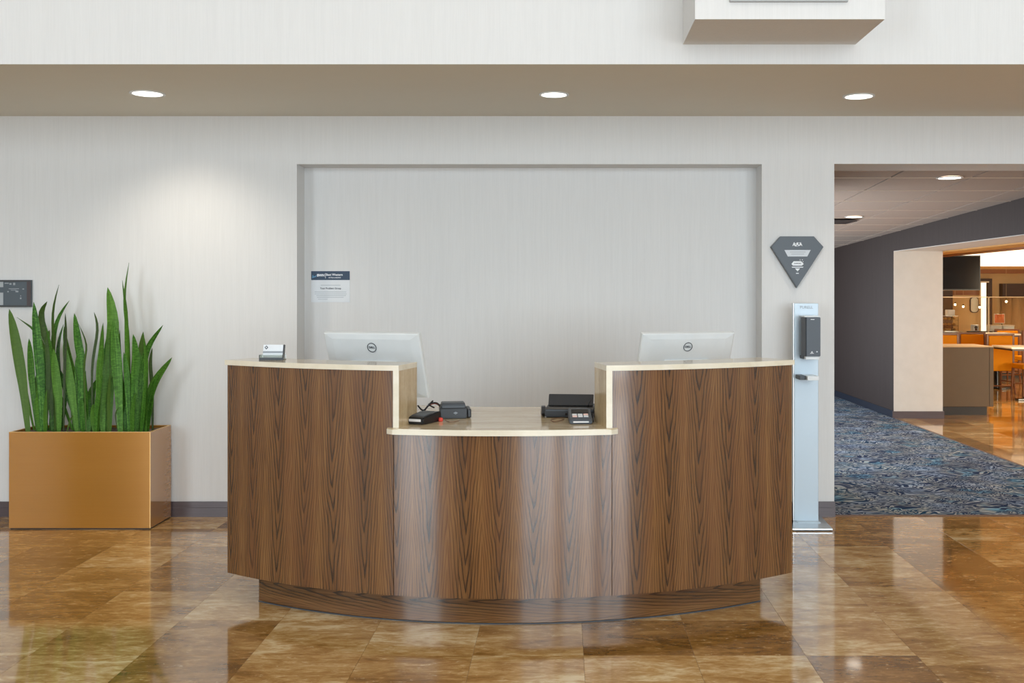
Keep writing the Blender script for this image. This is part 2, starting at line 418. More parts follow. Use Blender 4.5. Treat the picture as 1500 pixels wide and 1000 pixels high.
def thing(name, label, cat, loc=(0, 0, 0), group=None):
    """Empty at the base; parts are modelled in world coordinates and parented to it"""
    o = bpy.data.objects.new(name, None); C.objects.link(o); o.location = loc
    o['label'] = label; o['category'] = cat; o.empty_display_size = 0.1
    if group: o['group'] = group
    BASE[o.name] = tuple(loc)
    return o
def tag(o, label, cat, group=None, kind=None):
    o['label'] = label; o['category'] = cat
    if group: o['group'] = group
    if kind: o['kind'] = kind
    return o
def struct(o):
    o['kind'] = 'structure'; return o
def sub(name, me_or_mb, mats, parent, smooth=False):
    """sub-part of a mesh part: the part's own transform is identity relative to the thing"""
    me = me_or_mb.mesh(name, mats, smooth) if isinstance(me_or_mb, MB) else me_or_mb
    o = bpy.data.objects.new(name, me); C.objects.link(o); o.parent = parent
    return o
def copy_tree(o, parent=None, keep=True):
    c = o.copy(); C.objects.link(c)
    if parent is not None: c.parent = parent
    for ch in list(o.children): copy_tree(ch, c)
    return c
def at(px, py, Y):
    return Vector(((px - CX) * Y / F, Y, H - (py - CY) * Y / F))
def X(px, Y): return (px - CX) * Y / F
def Z(py, Y): return H - (py - CY) * Y / F
def text_mesh(body, size, bold=0.0, align='CENTER', ext=0.0006):
    cu = bpy.data.curves.new('t', 'FONT'); cu.body = body; cu.size = size; cu.align_x = align; cu.align_y = 'CENTER'
    cu.extrude = ext; cu.offset = bold; cu.resolution_u = 3
    o = bpy.data.objects.new('t', cu); C.objects.link(o)
    bpy.context.view_layer.update()
    me = bpy.data.meshes.new_from_object(o.evaluated_get(bpy.context.evaluated_depsgraph_get()))
    bpy.data.objects.remove(o); bpy.data.curves.remove(cu)
    return me
def text(name, body, size, mat4, mat, parent, bold=0.0, align='CENTER', subp=False):
    """text standing upright facing -Y once transformed by mat4"""
    me = text_mesh(body, size, bold, align)
    me.transform(mat4 @ Matrix.Rotation(R(90), 4, 'X')); me.materials.append(mat)
    return sub(name, me, mat, parent) if subp else link(name, me, parent)
T = Matrix.Translation

# ================================================================== STRUCTURE
YW = 6.88
# ---- back wall with recessed niche and wide opening
NX0, NX1, NZ = -1.782, 1.329, 2.356
OX0, OX1, OZ = 1.814, 8.2, 2.358
b = MB()
b.box(-9, NX0, YW, YW + .38, 0, 2.678)
b.box(NX0, NX1, YW, YW + .38, NZ, 2.678)
b.box(NX0, NX1, YW + .20, YW + .38, 0, NZ)
b.box(NX1, OX0, YW, YW + .38, 0, 2.678)
b.box(OX0, OX1, YW, YW + .38, OZ, 2.678)
b.box(OX1, 9.5, YW, YW + .38, 0, 2.678)
struct(b.build('wall_back', M_wall))
# ---- upper wall above the dropped soffit
struct(MB().box(-9, 9.5, 5.325, 5.55, 2.678, 5.5).build('wall_upper', M_wall))
# ---- soffit
struct(MB().box(-9, 9.5, 5.326, YW + .01, 2.6775, 2.70).build('ceiling_soffit', M_ceil))
struct(MB().box(-9, 9.5, -6.3, 5.4, 5.5, 5.6).build('ceiling', M_room))
struct(MB().box(-9.2, -9, -6.3, YW + .38, 0, 5.6).build('wall_left', M_room))
struct(MB().box(9.5, 9.7, -6.3, YW + .38, 0, 5.6).build('wall_right', M_room))
# ---- wall behind the camera, with the tall windows
b = MB(); edges = [-9.0] + [e for ab in WINS for e in ab] + [9.5]
for i in range(0, len(edges), 2): b.box(edges[i], edges[i + 1], -6.25, -6.05, 0, 5.5)
for a, c in WINS:
    b.box(a, c, -6.25, -6.05, 0, WZ0); b.box(a, c, -6.25, -6.05, WZ1, 5.5)
struct(b.build('wall_front', M_frontwall))
for i, (a, c) in enumerate(WINS):
    b = MB()
    for x in (a, (a + c) / 2 - .03, c - .06): b.box(x, x + .06, -6.04, -5.90, WZ0, WZ1)
    for z in (WZ0, 2.3, WZ1 - .06): b.box(a + .06, c - .06, -6.03, -5.91, z, z + .06)
    struct(b.build('window_%d' % (i + 1), M_frame))
# ---- bulkhead box projecting from the upper wall
bx = struct(MB().box(.62, 1.513, 4.835, 5.325, 2.78, 4.2).build('trim_1', M_wall))
# ---- baseboards
def baseb(name, boxes):
    b = MB()
    for x0, x1, y0, y1 in boxes:
        b.box(x0, x1, y0, y1, 0.0, .06); b.box(x0, x1, y0 + (.003 if y1 - y0 < .1 else 0), y1, .06, .101, .001)
    return struct(b.build(name, M_base))
baseb('baseboard_back', [(-9, NX0, YW - .016, YW), (NX1, OX0 + .004, YW - .016, YW)])
baseb('baseboard_niche', [(NX0, NX1, YW + .184, YW + .20)])
# ---- passage
ZC = lambda y: 2.356 - .0265 * (y - 7.26)
XD = 3.95
def slab(name, mat, x0, x1, y0, y1, z0a, z0b, th):
    b = MB(); v = [b.bm.verts.new(p) for p in ((x0, y0, z0a), (x1, y0, z0a), (x1, y1, z0b), (x0, y1, z0b), (x0, y0, z0a + th), (x1, y0, z0a + th), (x1, y1, z0b + th), (x0, y1, z0b + th))]
    for q in ((0, 3, 2, 1), (4, 5, 6, 7), (0, 1, 5, 4), (1, 2, 6, 5), (2, 3, 7, 6), (3, 0, 4, 7)): b.bm.faces.new([v[i] for i in q])
    return b.build(name, mat)
pc = struct(slab('ceiling_passage', M_gap, 1.7, XD + .06, 7.26, 17.2, ZC(7.26) + .03, ZC(17.2) + .03, .05))
b = MB(); b.box(1.62, 1.78, 7.26, 8.1, 0, 2.45); b.box(1.62, 1.78, 15.9, 17.2, 0, 2.45); b.box(1.62, 1.78, 8.1, 15.9, 0, .35); b.box(1.62, 1.78, 8.1, 15.9, 2.12, 2.45)
struct(b.build('wall_passage_left', M_darkwall))
b = MB()
for y in (8.1, 10.0, 11.95, 13.9, 15.84): b.box(1.785, 1.83, y, y + .06, .35, 2.12)
b.box(1.785, 1.83, 8.16, 15.84, .35, .41); b.box(1.785, 1.83, 8.16, 15.84, 2.06, 2.12)
struct(b.build('window_5', M_frame))  # unseen frame added around the passage fill light
struct(MB().box(1.62, 4.6, 17.2, 17.35, 0, 2.45).build('wall_passage_end', M_darkwall))
b = MB(); b.box(XD, XD + .06, 12.3, 17.2, 0, 2.45); b.box(XD, XD + .06, 7.26, 12.3, 2.0, 2.45)
struct(b.build('wall_charcoal', M_darkwall))
b = MB(); b.box(XD + .003, 4.54, 12.296, 17.2, 0, 2.0); b.box(XD + .06, 4.54, 7.26, 17.2, 2.0, 2.45); b.box(XD + .003, XD + .06, 7.26, 12.3, 1.994, 2.0)
struct(b.build('wall_dining_pier', M_taupe))
b = MB(); b.box(XD - .014, XD, 12.3, 17.2, 0, .09)
struct(b.build('baseboard_charcoal', pm('navy_base', (32, 38, 52), rough=.4)))
b = MB(); b.box(XD - .014, 4.552, 12.28, 12.296, 0, .085); b.box(4.54, 4.552, 12.296, 17, 0, .085)
struct(b.build('baseboard_pier', M_base))
# ceiling boards in the passage: separate objects on runners
yb = [7.26, 7.604, 8.34, 9.08, 9.82, 10.56, 11.3, 12.04, 12.78, 13.52, 14.26, 15.0, 15.74, 16.48, 17.2]
xb = lambda k, y: 1.79 + .60 * k + .04 * (y - 7)
for k in range(-1, 4):
    for j in range(len(yb) - 1):
        y0, y1 = yb[j], yb[j + 1]
        def xx(kk, y): return min(max(xb(kk, y), 1.78), XD)
        if xx(k + 1, y0) - xx(k, y0) < .03 and xx(k + 1, y1) - xx(k, y1) < .03: continue
        b = MB(); g = .009
        pts = []
        for (kk, y, sx) in ((k, y0, g), (k + 1, y0, -g), (k + 1, y1, -g), (k, y1, g)):
            pts.append((xx(kk, y) + (sx if 1.79 < xx(kk, y) < XD - .001 else 0), y + (g if y == y0 else -g), ZC(y)))
        lo = [b.bm.verts.new(p) for p in pts]; hi = [b.bm.verts.new((p[0], p[1], p[2] + .018)) for p in pts]
        b.bm.faces.new(lo); b.bm.faces.new(hi[::-1])
        for i in range(4): b.bm.faces.new([lo[i], hi[i], hi[(i + 1) % 4], lo[(i + 1) % 4]])
        bmesh.ops.recalc_face_normals(b.bm, faces=b.bm.faces[:])
        dark = (k == 1 or k == 0) and 10.5 < y0 < 10.6
        b.build('ceiling_board', M_tile_c, pc)
for y in yb[1:-1]:
    MB().box(1.78, XD, y - .011, y + .011, ZC(y) - .003, ZC(y) + .012).build('grid_tee', M_tee, pc)

# ---- dining room shell
b = MB()
for x in (8.44, 9.37, 10.30): b.box(x, x + .06, 7.43, 7.50, .4, 2.1)
b.box(8.5, 10.3, 7.43, 7.50, .4, .46); b.box(8.5, 10.3, 7.43, 7.50, 2.04, 2.1)
struct(b.build('window_6', M_frame))  # unseen frame added around the dining fill light
b = MB(); b.box(8.2, 12.2, 7.27, 7.37, 0, 2.75)
struct(b.build('wall_dining_front', M_tan))
struct(MB().box(4.54, 12.2, 21.6, 21.75, 0, 2.85).build('wall_dining_back', M_tan))
struct(MB().box(12.2, 12.35, 7.26, 21.75, 0, 2.85).build('wall_dining_right', M_tan))
struct(MB().box(4.4, 4.54, 17.2, 21.6, 0, 2.85).build('wall_dining_left', M_tan))
b = MB(); b.box(4.54, 4.95, 7.26, 21.6, 1.985, 2.05); b.box(4.95, 12.2, 21.0, 21.6, 1.96, 2.05); b.box(4.95, 12.2, 7.26, 8.2, 1.985, 2.05); b.box(11.6, 12.2, 8.2, 21, 1.985, 2.05)
struct(b.build('ceiling_dining_border', pm('honey_paint', (196, 146, 78), (206, 156, 88), rough=.6)))
struct(MB().box(4.86, 4.95, 8.2, 21.0, 1.965, 1.985).build('trim_2', M_woodb))
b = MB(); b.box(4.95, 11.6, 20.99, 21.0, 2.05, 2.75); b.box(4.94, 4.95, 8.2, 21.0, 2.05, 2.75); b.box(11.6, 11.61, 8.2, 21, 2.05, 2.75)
struct(b.build('ceiling_cove', M_cove_glow))
struct(MB().box(4.9, 11.65, 8.1, 21.05, 2.75, 2.8).build('ceiling_dining', pm('warm_white_ceiling', (226, 216, 196), rough=.8)))
struct(MB().box(5.35, 11.2, 8.7, 20.72, 2.42, 2.46).build('ceiling_raft', pm('raft_paint', (200, 176, 136), rough=.8)))
struct(MB().box(4.95, 11.6, 20.9, 21.0, 1.90, 1.985).build('trim_3', M_woodb))

# ---- floor slab with separate stone tiles
fl = struct(MB().box(-9.2, 12.35, -6.3, 21.8, -.12, -.004).build('floor', M_grout))
TP = .4575; TX0, TY0 = .084, 4.235; GAP = .0005
def tile_mesh(w, d):
    b = MB(); h = .0035
    x0, x1, y0, y1 = GAP, w - GAP, GAP, d - GAP; e = .0003
    lo = [b.bm.verts.new(p) for p in ((x0, y0, -h), (x1, y0, -h), (x1, y1, -h), (x0, y1, -h))]
    md = [b.bm.verts.new(p) for p in ((x0, y0, -e), (x1, y0, -e), (x1, y1, -e), (x0, y1, -e))]
    hi = [b.bm.verts.new(p) for p in ((x0 + e, y0 + e, 0), (x1 - e, y0 + e, 0), (x1 - e, y1 - e, 0), (x0 + e, y1 - e, 0))]
    b.bm.faces.new(hi)
    for A, B in ((lo, md), (md, hi)):
        for i in range(4): b.bm.faces.new([A[i], A[(i + 1) % 4], B[(i + 1) % 4], B[i]])
    return b.mesh('stone_tile', M_floor)
tm = {}
def put_tile(x0, x1, y0, y1):
    key = (round(x1 - x0, 4), round(y1 - y0, 4))
    if key not in tm: tm[key] = tile_mesh(*key)
    o = link('stone_tile', tm[key], fl); o.location = (x0, y0, 0)
xs = [TX0 + TP * k for k in range(-20, 27)]
stuff = []
def lay(x0, x1, y0, y1, single):
    n = 0
    for i in range(-25, 40):
        for j in range(-30, 45):
            a0, a1 = TX0 + TP * i, TX0 + TP * (i + 1); b0, b1 = TY0 + TP * j, TY0 + TP * (j + 1)
            a0, a1 = max(a0, x0), min(a1, x1); b0, b1 = max(b0, y0), min(b1, y1)
            if a1 - a0 < .01 or b1 - b0 < .01: continue
            if single: put_tile(a0, a1, b0, b1); n += 1
            else: stuff.append((a0, a1, b0, b1))
    return n
ka, kb = TX0 - 10 * TP, TX0 + 8 * TP
n1 = lay(ka, kb, TY0 - 4 * TP, 6.90, True)
CXR = 3.975
n2 = lay(CXR, TX0 + 13 * TP, 8.0, TY0 + 20 * TP, True)
print('tiles', n1, n2)
lay(-9, ka, TY0 - 4 * TP, 6.90, False); lay(kb, 9.5, TY0 - 4 * TP, 6.90, False)
lay(-9, 9.5, -6.05, TY0 - 4 * TP, False)
lay(CXR, 12.2, 6.9, 8.0, False); lay(TX0 + 13 * TP, 12.2, 8.0, TY0 + 20 * TP, False); lay(4.54, 12.2, TY0 + 20 * TP, 21.6, False)
b = MB()
for x0, x1, y0, y1 in stuff:
    v = [b.bm.verts.new(p) for p in ((x0 + GAP, y0 + GAP, -.0035), (x1 - GAP, y0 + GAP, -.0035), (x1 - GAP, y1 - GAP, -.0035), (x0 + GAP, y1 - GAP, -.0035), (x0 + GAP, y0 + GAP, 0), (x1 - GAP, y0 + GAP, 0), (x1 - GAP, y1 - GAP, 0), (x0 + GAP, y1 - GAP, 0))]
    for q in ((4, 5, 6, 7), (0, 1, 5, 4), (1, 2, 6, 5), (2, 3, 7, 6), (3, 0, 4, 7)): b.bm.faces.new([v[i] for i in q])
o = b.build('stone_tile_field', M_floor, fl); o['kind'] = 'stuff'
# carpet
cp = thing('carpet', 'navy patterned carpet runner with pale wavy strokes in the passage', 'carpet', (2.9, 12, 0))
MB().box(1.818, XD, 6.905, 12.28, -.0035, .006, .002).box(1.80, XD - .014, 12.28, 17.2, -.0035, .006).build('carpet_field', M_carpet, cp)
MB().box(XD, CXR, 6.905, 12.27, -.0035, .007, .001).box(1.818, XD, 6.890, 6.905, -.0035, .007, .001).build('edge_strip', pm('brown_edge_strip', (104, 78, 62), rough=.5), cp)

# ================================================================== RECEPTION DESK
DC = (-.26, 6.946); RP = 2.3875; RK = 2.31
A0, A1 = -R(35.0), R(35.0); S0, S1 = -R(12.1), R(11.55)
ZB, ZT, ZL = .137, 1.169, .89
desk = thing('reception_desk', 'curved walnut reception desk with two raised cream stone counters', 'desk', (DC[0], 4.7, 0))
g = R(.035)
MB().arc(RP - .02, RP, A0, S0 - g, ZB, ZT - .024, 28).build('front_panel', M_walnut, desk, True)
MB().arc(RP - .02, RP, S0 + g, S1 - g, ZB, ZL - .026, 28).build('front_panel', M_walnut, desk, True)
MB().arc(RP - .02, RP, S1 + g, A1, ZB, ZT - .024, 28).build('front_panel', M_walnut, desk, True)
MB().arc(RP - .05, RP - .021, A0, A1, ZB + .01, ZL - .03, 40).build('substrate', M_dkwood, desk, True)
MB().arc(RK - .018, RK, -R(31.7), R(31.7), .006, ZB, 40).build('kick_plate', M_walnut_h, desk, True)
for sg in (-1, 1):
    MB().arc(1.7, RK - .018, sg * R(31.7) - R(.22), sg * R(31.7) + R(.22), .006, ZB, 1).build('kick_return', M_walnut_h, desk)
MB().arc(RK, RK + .004, -R(31.7), R(31.7), 0, .005, 40).build('base_trim', M_grey, desk, True)
MB().arc(1.68, RP - .05, A0 + R(.3), A1 - R(.3), ZB, ZB + .02, 24).build('carcass_floor', M_dkwood, desk)
for sg in (-1, 1):
    a = sg * R(35)
    MB().arc(1.62, RP - .021, a - R(.3), a + R(.3), ZB, ZL - .026, 1).build('end_panel', M_walnut, desk)
# stone work surface and the customer ledge in front of it
MB().arc(1.50, RP - .022, A0 - R(.5), A1 + R(.5), ZL - .026, ZL, 40).build('work_surface', M_marble, desk, True)
b = MB()
n = 30; r0, r1 = RP - .022, 2.43
la0, la1 = -math.asin(.534 / 2.43), math.asin(.509 / 2.43)
top = []; bot = []
prof = []
for i in range(n + 1):
    a = la0 + (la1 - la0) * i / n
    d = min(a - la0, la1 - a) * 2.43; rr = r1
    if d < .022: rr = r1 - .022 + math.sqrt(max(0, .022 ** 2 - (.022 - d) ** 2))
    prof.append((a, rr))
pts = [(DC[0] + rr * math.sin(a), DC[1] - rr * math.cos(a)) for a, rr in prof]
# the part behind the panel line only spans the opening
pts_b = [(DC[0] + (RP + .001) * math.sin(a), DC[1] - (RP + .001) * math.cos(a)) for a in (la1, S1)] + \
        [(DC[0] + r0 * math.sin(S1 + (S0 - S1) * i / 14), DC[1] - r0 * math.cos(S1 + (S0 - S1) * i / 14)) for i in range(15)] + \
        [(DC[0] + (RP + .001) * math.sin(a), DC[1] - (RP + .001) * math.cos(a)) for a in (S0, la0)]
poly = pts + pts_b
lo = [b.bm.verts.new((x, y, ZL - .026)) for x, y in poly]; hi = [b.bm.verts.new((x, y, ZL)) for x, y in poly]
f1 = b.bm.faces.new(hi); f2 = b.bm.faces.new(lo[::-1])
for i in range(len(poly)):
    f = b.bm.faces.new([lo[i], lo[(i + 1) % len(poly)], hi[(i + 1) % len(poly)], hi[i]]); f.material_index = 1
es = [e for e in f1.edges if all((v.co.xy - Vector(DC)).length > RP + .003 for v in e.verts)]
bmesh.ops.bevel(b.bm, geom=es, offset=.004, segments=2, affect='EDGES')
bmesh.ops.triangulate(b.bm, faces=[f for f in b.bm.faces if len(f.verts) > 8])
bmesh.ops.recalc_face_normals(b.bm, faces=b.bm.faces[:])
b.build('ledge', [M_marble, M_marble_e], desk)
# raised counters: top slab, inner cheek, back board
for a0, a1, s in ((A0 - R(.25), S0 + R(.65), -1), (S1 - R(.65), A1 + R(.25), 1)):
    t = MB().arc(2.155, 2.396, a0, a1, ZT - .024, ZT, 30)
    for f in t.bm.faces:
        nrm = f.normal if f.normal.length else f.normal
    t.bm.normal_update()
    for f in t.bm.faces:
        if abs(f.normal.z) < .5: f.material_index = 1
    t.build('countertop', [M_marble, M_marble_e], desk)
    i0, i1 = (S0 - R(.02), S0 + R(.65)) if s < 0 else (S1 - R(.65), S1 + R(.02))
    t = MB().arc(2.155, 2.394, i0, i1, ZL, ZT - .024, 1); t.bm.normal_update()
    for f in t.bm.faces:
        if f.normal.y < -.9: f.material_index = 1
    t.build('counter_cheek', [M_marble_v, M_marble_e], desk)
    o0, o1 = (A0, i0) if s < 0 else (i1, A1)
    MB().arc(2.16, 2.18, o0, o1, ZL, ZT - .024, 20).build('back_board', M_walnut, desk, True)
    oe = A0 if s < 0 else A1 - R(.5)
    MB().arc(2.18, RP - .02, oe, oe + R(.5), ZL, ZT - .024, 1).build('end_board', M_walnut, desk)
# drawer pedestals under the work surface (staff side)
for a in (-R(27), R(27)):
    p = MB().arc(1.72, 2.2, a - R(4.5), a + R(4.5), ZB + .02, ZL - .028, 4).build('pedestal', M_walnut, desk)
    for k in range(3):
        z0 = ZB + .04 + k * .23
        d = sub('drawer', MB().arc(1.70, 1.72, a - R(4.3), a + R(4.3), z0, z0 + .21, 4), M_walnut_h, p)

# ================================================================== ALL IN ONE COMPUTERS
def monitor(px0, px1, pyt, Y, yaw, label):
    cx = (X(px0, Y) + X(px1, Y)) / 2; zt = Z(pyt, Y); tilt = R(20); Hh = .352; W = .535
    t = thing('desktop_computer', label, 'computer', (cx, Y + .17, ZL), 'white desktop computers on the desk')
    # local frame: x right, y away from camera (screen side), z up the panel; origin at top middle
    M = T((cx, Y, zt)) @ Matrix.Rotation(yaw, 4, 'Z') @ Matrix.Rotation(tilt, 4, 'X')
    b = MB()
    # gently domed back shell: back (towards the lobby) is narrower
    w0, w1 = W / 2, W / 2
    lay_ = [(0.0, .026, 1.0), (0.004, .012, 1.0), (0.0, 0.0, .985)]
    rows = []
    for ins, y, k in ((0, .030, 1), (0, .008, 1), (.006, .001, 1), (.05, -.004, 1)):
        rows.append([b.bm.verts.new(M @ Vector(p)) for p in ((-w0 + ins, y, -ins * .6), (w0 - ins, y, -ins * .6), (w0 - ins, y, -Hh + ins * .6), (-w0 + ins, y, -Hh + ins * .6))])
    b.bm.faces.new(rows[0][::-1]); b.bm.faces.new(rows[-1])
    for A, B in zip(rows[:-1], rows[1:]):
        for i in range(4): b.bm.faces.new([A[i], A[(i + 1) % 4], B[(i + 1) % 4], B[i]])
    bmesh.ops.recalc_face_normals(b.bm, faces=b.bm.faces[:])
    sh = b.build('back_shell', M_white, t)
    MB().box(-w0 + .006, w0 - .006, .0305, .033, -Hh + .05, -.008, mat=M).build('screen', M_blackg, t)
    MB().box(-.13, .13, -.020, -.006, -.27, -.145, .006, mat=M).build('hinge_housing', M_white, t)
    # emblem: ring and lettering
    e = MB(); e.ring((0, 0, -.074), .0225, .0255, -.0075, -.0045, 32, 'y'); e.bm.transform(M)
    em = e.build('emblem', M_grey, t)
    text('lettering', 'DELL', .0155, M @ T((0, -.0055, -.074)), M_grey, em, bold=.0004, subp=True)
    # arm and foot
    pb = M @ Vector((0, -.016, -.22))
    foot = Vector((cx + math.sin(-yaw) * .14, Y + .17, ZL))
    MB().cyl(pb, (foot.x, foot.y, ZL + .012), .022, .026, 16).build('stand_arm', M_white, t, True)
    Mf = T(foot) @ Matrix.Rotation(yaw, 4, 'Z')
    MB().box(-.13, .13, -.09, .10, 0, .012, .004, mat=Mf).build('stand_foot', M_white, t)
monitor(467.5, 616.5, 488.5, 5.20, -R(17), 'white all-in-one computer tilted above the left raised counter')
monitor(943, 1077, 488.5, 5.48, R(17), 'white all-in-one computer tilted above the right raised counter')

# ================================================================== PAYMENT DEVICES ON THE LEDGE
def lump(name, poly, depth, M, mat, parent, bev=.004):
    """side profile (y,z) polygon extruded across x by width"""
    b = MB()
    L = [b.bm.verts.new(M @ Vector((-depth / 2, y, z))) for y, z in poly]; Rr = [b.bm.verts.new(M @ Vector((depth / 2, y, z))) for y, z in poly]
    fs = [b.bm.faces.new(L), b.bm.faces.new(Rr[::-1])]
    for i in range(len(poly)): fs.append(b.bm.faces.new([L[i], Rr[i], Rr[(i + 1) % len(poly)], L[(i + 1) % len(poly)]]))
    bmesh.ops.recalc_face_normals(b.bm, faces=fs)
    if bev: bmesh.ops.bevel(b.bm, geom=list(b.bm.edges), offset=bev, segments=2, affect='EDGES')
    return b.build(name, mat, parent)
# card reader at the left
t = thing('card_terminal', 'black card payment terminal lying beside the left stone cheek', 'card terminal', (X(611, 4.78), 4.75, ZL))
M = T((X(610, 4.78), 4.71, ZL)) @ Matrix.Rotation(-R(22), 4, 'Z')
lump('body', [(0, .005), (0, .026), (.01, .034), (.14, .047), (.17, .045), (.17, .006), (.15, 0), (.02, 0)], .092, M, M_black, t)
lump('keypad', [(.035, .036), (.035, .0385), (.10, .045), (.10, .042)], .07, M, M_grey, t, 0)
MB().box(-.028, .034, -.002, .001, .014, .026, .001, mat=M).build('display', M_lcd, t)
MB().box(-.040, -.031, -.002, .001, .012, .027, .001, mat=M).build('red_mark', M_red, t)
b = MB(); b.tube([at(600, 606, 4.85), at(594, 600, 4.84), at(591.5, 600.5, 4.8)], .0035)
b.build('plug', M_cable, t, True)
# boxy receipt device behind it
t = thing('receipt_printer', 'squat black box device behind the card terminal on stone ledge', 'printer', (X(672, 4.98), 5.03, ZL))
M = T((X(665, 4.95), 4.93, ZL)) @ Matrix.Rotation(R(9), 4, 'Z')
lump('body', [(0, .004), (0, .052), (.01, .058), (.15, .058), (.16, .05), (.16, .004), (.15, 0), (.01, 0)], .128, M, M_black, t, .004)
lump('cover', [(-.002, .053), (-.002, .066), (.012, .075), (.11, .074), (.12, .053)], .112, M, M_grey, t, .003)
b = MB(); b.box(.068, .086, .01, .16, .004, .044, .004, mat=M); b.build('side_wing', M_black, t)
b = MB(); b.ring((0.01, 0, .028), .004, .006, -.0015, .001, 12, 'y'); b.bm.transform(M); b.box(.0, .020, -.0015, .001, .0265, .0295, mat=M)
b.build('logo_mark', M_greyp, t)
# cables at the left
def cable(label, pts, r, mat):
    return tag(MB().tube(pts, r).build('cable', mat, None, True), label, 'cable')
hh = ZL + .004
def on(px, py, dz=.004):
    Y = (H - ZL) * F / (py - CY); return Vector((X(px, Y), Y, ZL + dz))
cable('black cable arching over the card terminal towards the desk', [on(636, 612, .05), at(628, 592, 5.0), at(640, 590, 5.0), at(647, 600, 4.96), on(646, 612)], .0035, M_cable)
cable('thick dark cable rising behind the card terminal', [on(612, 612, .06), at(620, 601, 4.98), at(628, 593, 4.98), at(634, 587, 5.0)], .0042, M_cable)
cable('thin reddish cable looped by the left monitor stand', [at(621, 604, 5.0), at(627, 595, 5.0), at(637, 591, 5.02), at(645, 596, 5.0), at(648, 605, 4.97)], .0025, pm('red_brown_cable', (150, 80, 66), rough=.5))
cable('thin tan cable lying in front of black box device', [on(652, 616), on(658, 619), on(666, 618.5), on(672, 617)], .002, M_cableb)
cable('short black cord trailing from card terminal to ledge edge', [on(592, 618, .02), on(589, 620, .01), on(586, 624), on(583, 625)], .003, M_cable)
b = MB().box(-.010, .010, -.014, .014, 0, .018, .004, mat=T(on(645, 617, 0)) @ Matrix.Rotation(.4, 4, 'Z'))
t = tag(b.build('cable_plug', M_red), 'small red cable plug between card terminal and box device', 'plug')
# right side: flat printer with raised lid
t = thing('document_scanner', 'wide black desk device with raised lid beside the right stone cheek', 'scanner', (X(832, 5.0), 5.05, ZL))
M = T((X(834, 4.98), 4.955, ZL)) @ Matrix.Rotation(-R(6), 4, 'Z')
lump('body', [(0, .008), (0, .040), (.02, .050), (.17, .055), (.19, .045), (.19, .0), (.02, 0)], .24, M, M_black, t, .005)
Ml = M @ T((.0, .07, .05)) @ Matrix.Rotation(R(58), 4, 'X')
lump('lid', [(0, 0), (0, .010), (.060, .012), (.065, .0)], .22, Ml, M_black, t, .002)
MB().box(-.10, .10, .004, .058, -.002, .001, mat=Ml).build('lid_screen', M_blackg, t)
MB().box(-.115, .115, -.002, .002, .034, .040, mat=M).build('front_trim', M_grey, t)
lump('left_bracket', [(.0, .02), (.02, .050), (.06, .052), (.12, .004), (.03, .004)], .02, M @ T((-.126, .02, 0)) @ Matrix.Rotation(R(10), 4, 'Z'), M_black, t, .002)
b = MB()
for k in range(7): b.box(-.02 + k * .015, -.011 + k * .015, -.003, .001, .014, .024, mat=M)
b.build('port_row', M_blackg, t)
t = thing('card_terminal', 'small card payment terminal with lit keys before the black scanner', 'card terminal', (X(851, 4.78), 4.76, ZL))
M = T((X(851, 4.75), 4.72, ZL)) @ Matrix.Rotation(R(3), 4, 'Z')
lump('body', [(0, .004), (0, .018), (.012, .026), (.13, .062), (.145, .058), (.145, .004), (.13, 0), (.01, 0)], .104, M, M_grey, t, .004)
Mk = M @ T((0, .012, .0265)) @ Matrix.Rotation(math.atan2(.036, .118), 4, 'X')
MB().box(-.040, .040, .055, .10, 0, .0025, mat=Mk).build('display', M_blackg, t)
for r in range(2):
    for k in range(3):
        MB().box(-.038 + k * .026, -.016 + k * .026, .012 + r * .02, .026 + r * .02, 0, .004, .001, mat=Mk).build('key', M_lcd if (r + k) % 3 else pm('pink_key', (226, 190, 180), rough=.3), t)
MB().box(-.036, .036, -.003, .001, .008, .015, .001, mat=M).build('status_strip', M_lcd, t)
cable('brown cable loop lying in front of the black scanner', [on(825, 613), on(815, 613.5), on(807, 616), on(812, 618.5), on(820, 617), on(826, 615)], .0022, M_cableb)
cable('black cable hanging along the right stone cheek', [at(866, 584, 4.93), at(861, 594, 4.92), on(864, 606, .05), on(868, 612, .03), on(869, 618)], .003, M_cable)

# ================================================================== BUSINESS CARDS
t = thing('card_holder', 'clear acrylic business card holder on the left raised counter', 'card holder', (X(398, 5.0), 5.0, ZT))
M = T((X(397.5, 4.97), 4.97, ZT))
b = MB(); b.box(-.058, .058, -.006, -.003, 0, .026, mat=M); b.box(-.058, .058, -.006, .05, 0, .003, mat=M); b.box(-.058, -.055, -.003, .045, .003, .026, mat=M); b.box(.055, .058, -.003, .045, .003, .026, mat=M)
Mb = M @ T((0, .018, .003)) @ Matrix.Rotation(-R(14), 4, 'X')
b.box(-.052, .054, .014, .017, 0, .074, mat=Mb)
b.build('holder_shell', M_acryl, t)
MB().box(-.058, .058, -.0072, -.0062, .0, .012, mat=M).build('holder_lip', M_grey, t)
t2 = thing('business_cards', 'stack of white business cards in the clear holder', 'cards', (X(397.5, 4.97), 4.985, ZT + .003))
MB().box(-.048, .048, 0, .013, .001, .072, mat=Mb).build('card_stack', M_paper, t2)
MB().box(-.048, .048, -.0012, 0, .030, .040, mat=Mb).build('card_band', M_greyp, t2)
b = MB(); b.prism([(-.042, .058), (-.033, .068), (-.024, .058), (-.033, .048)], .001, Mb @ T((0, -.0014, 0)))
b.build('card_emblem', M_dgreyp, t2)
MB().prism([(-.037, .058), (-.033, .062), (-.029, .058), (-.033, .054)], .001, Mb @ T((0, -.002, 0))).build('emblem_center', M_paper, t2)
MB().box(.0505, .054, -.001, .014, .001, .073, mat=Mb).build('dark_side_edge', M_frame, t2)

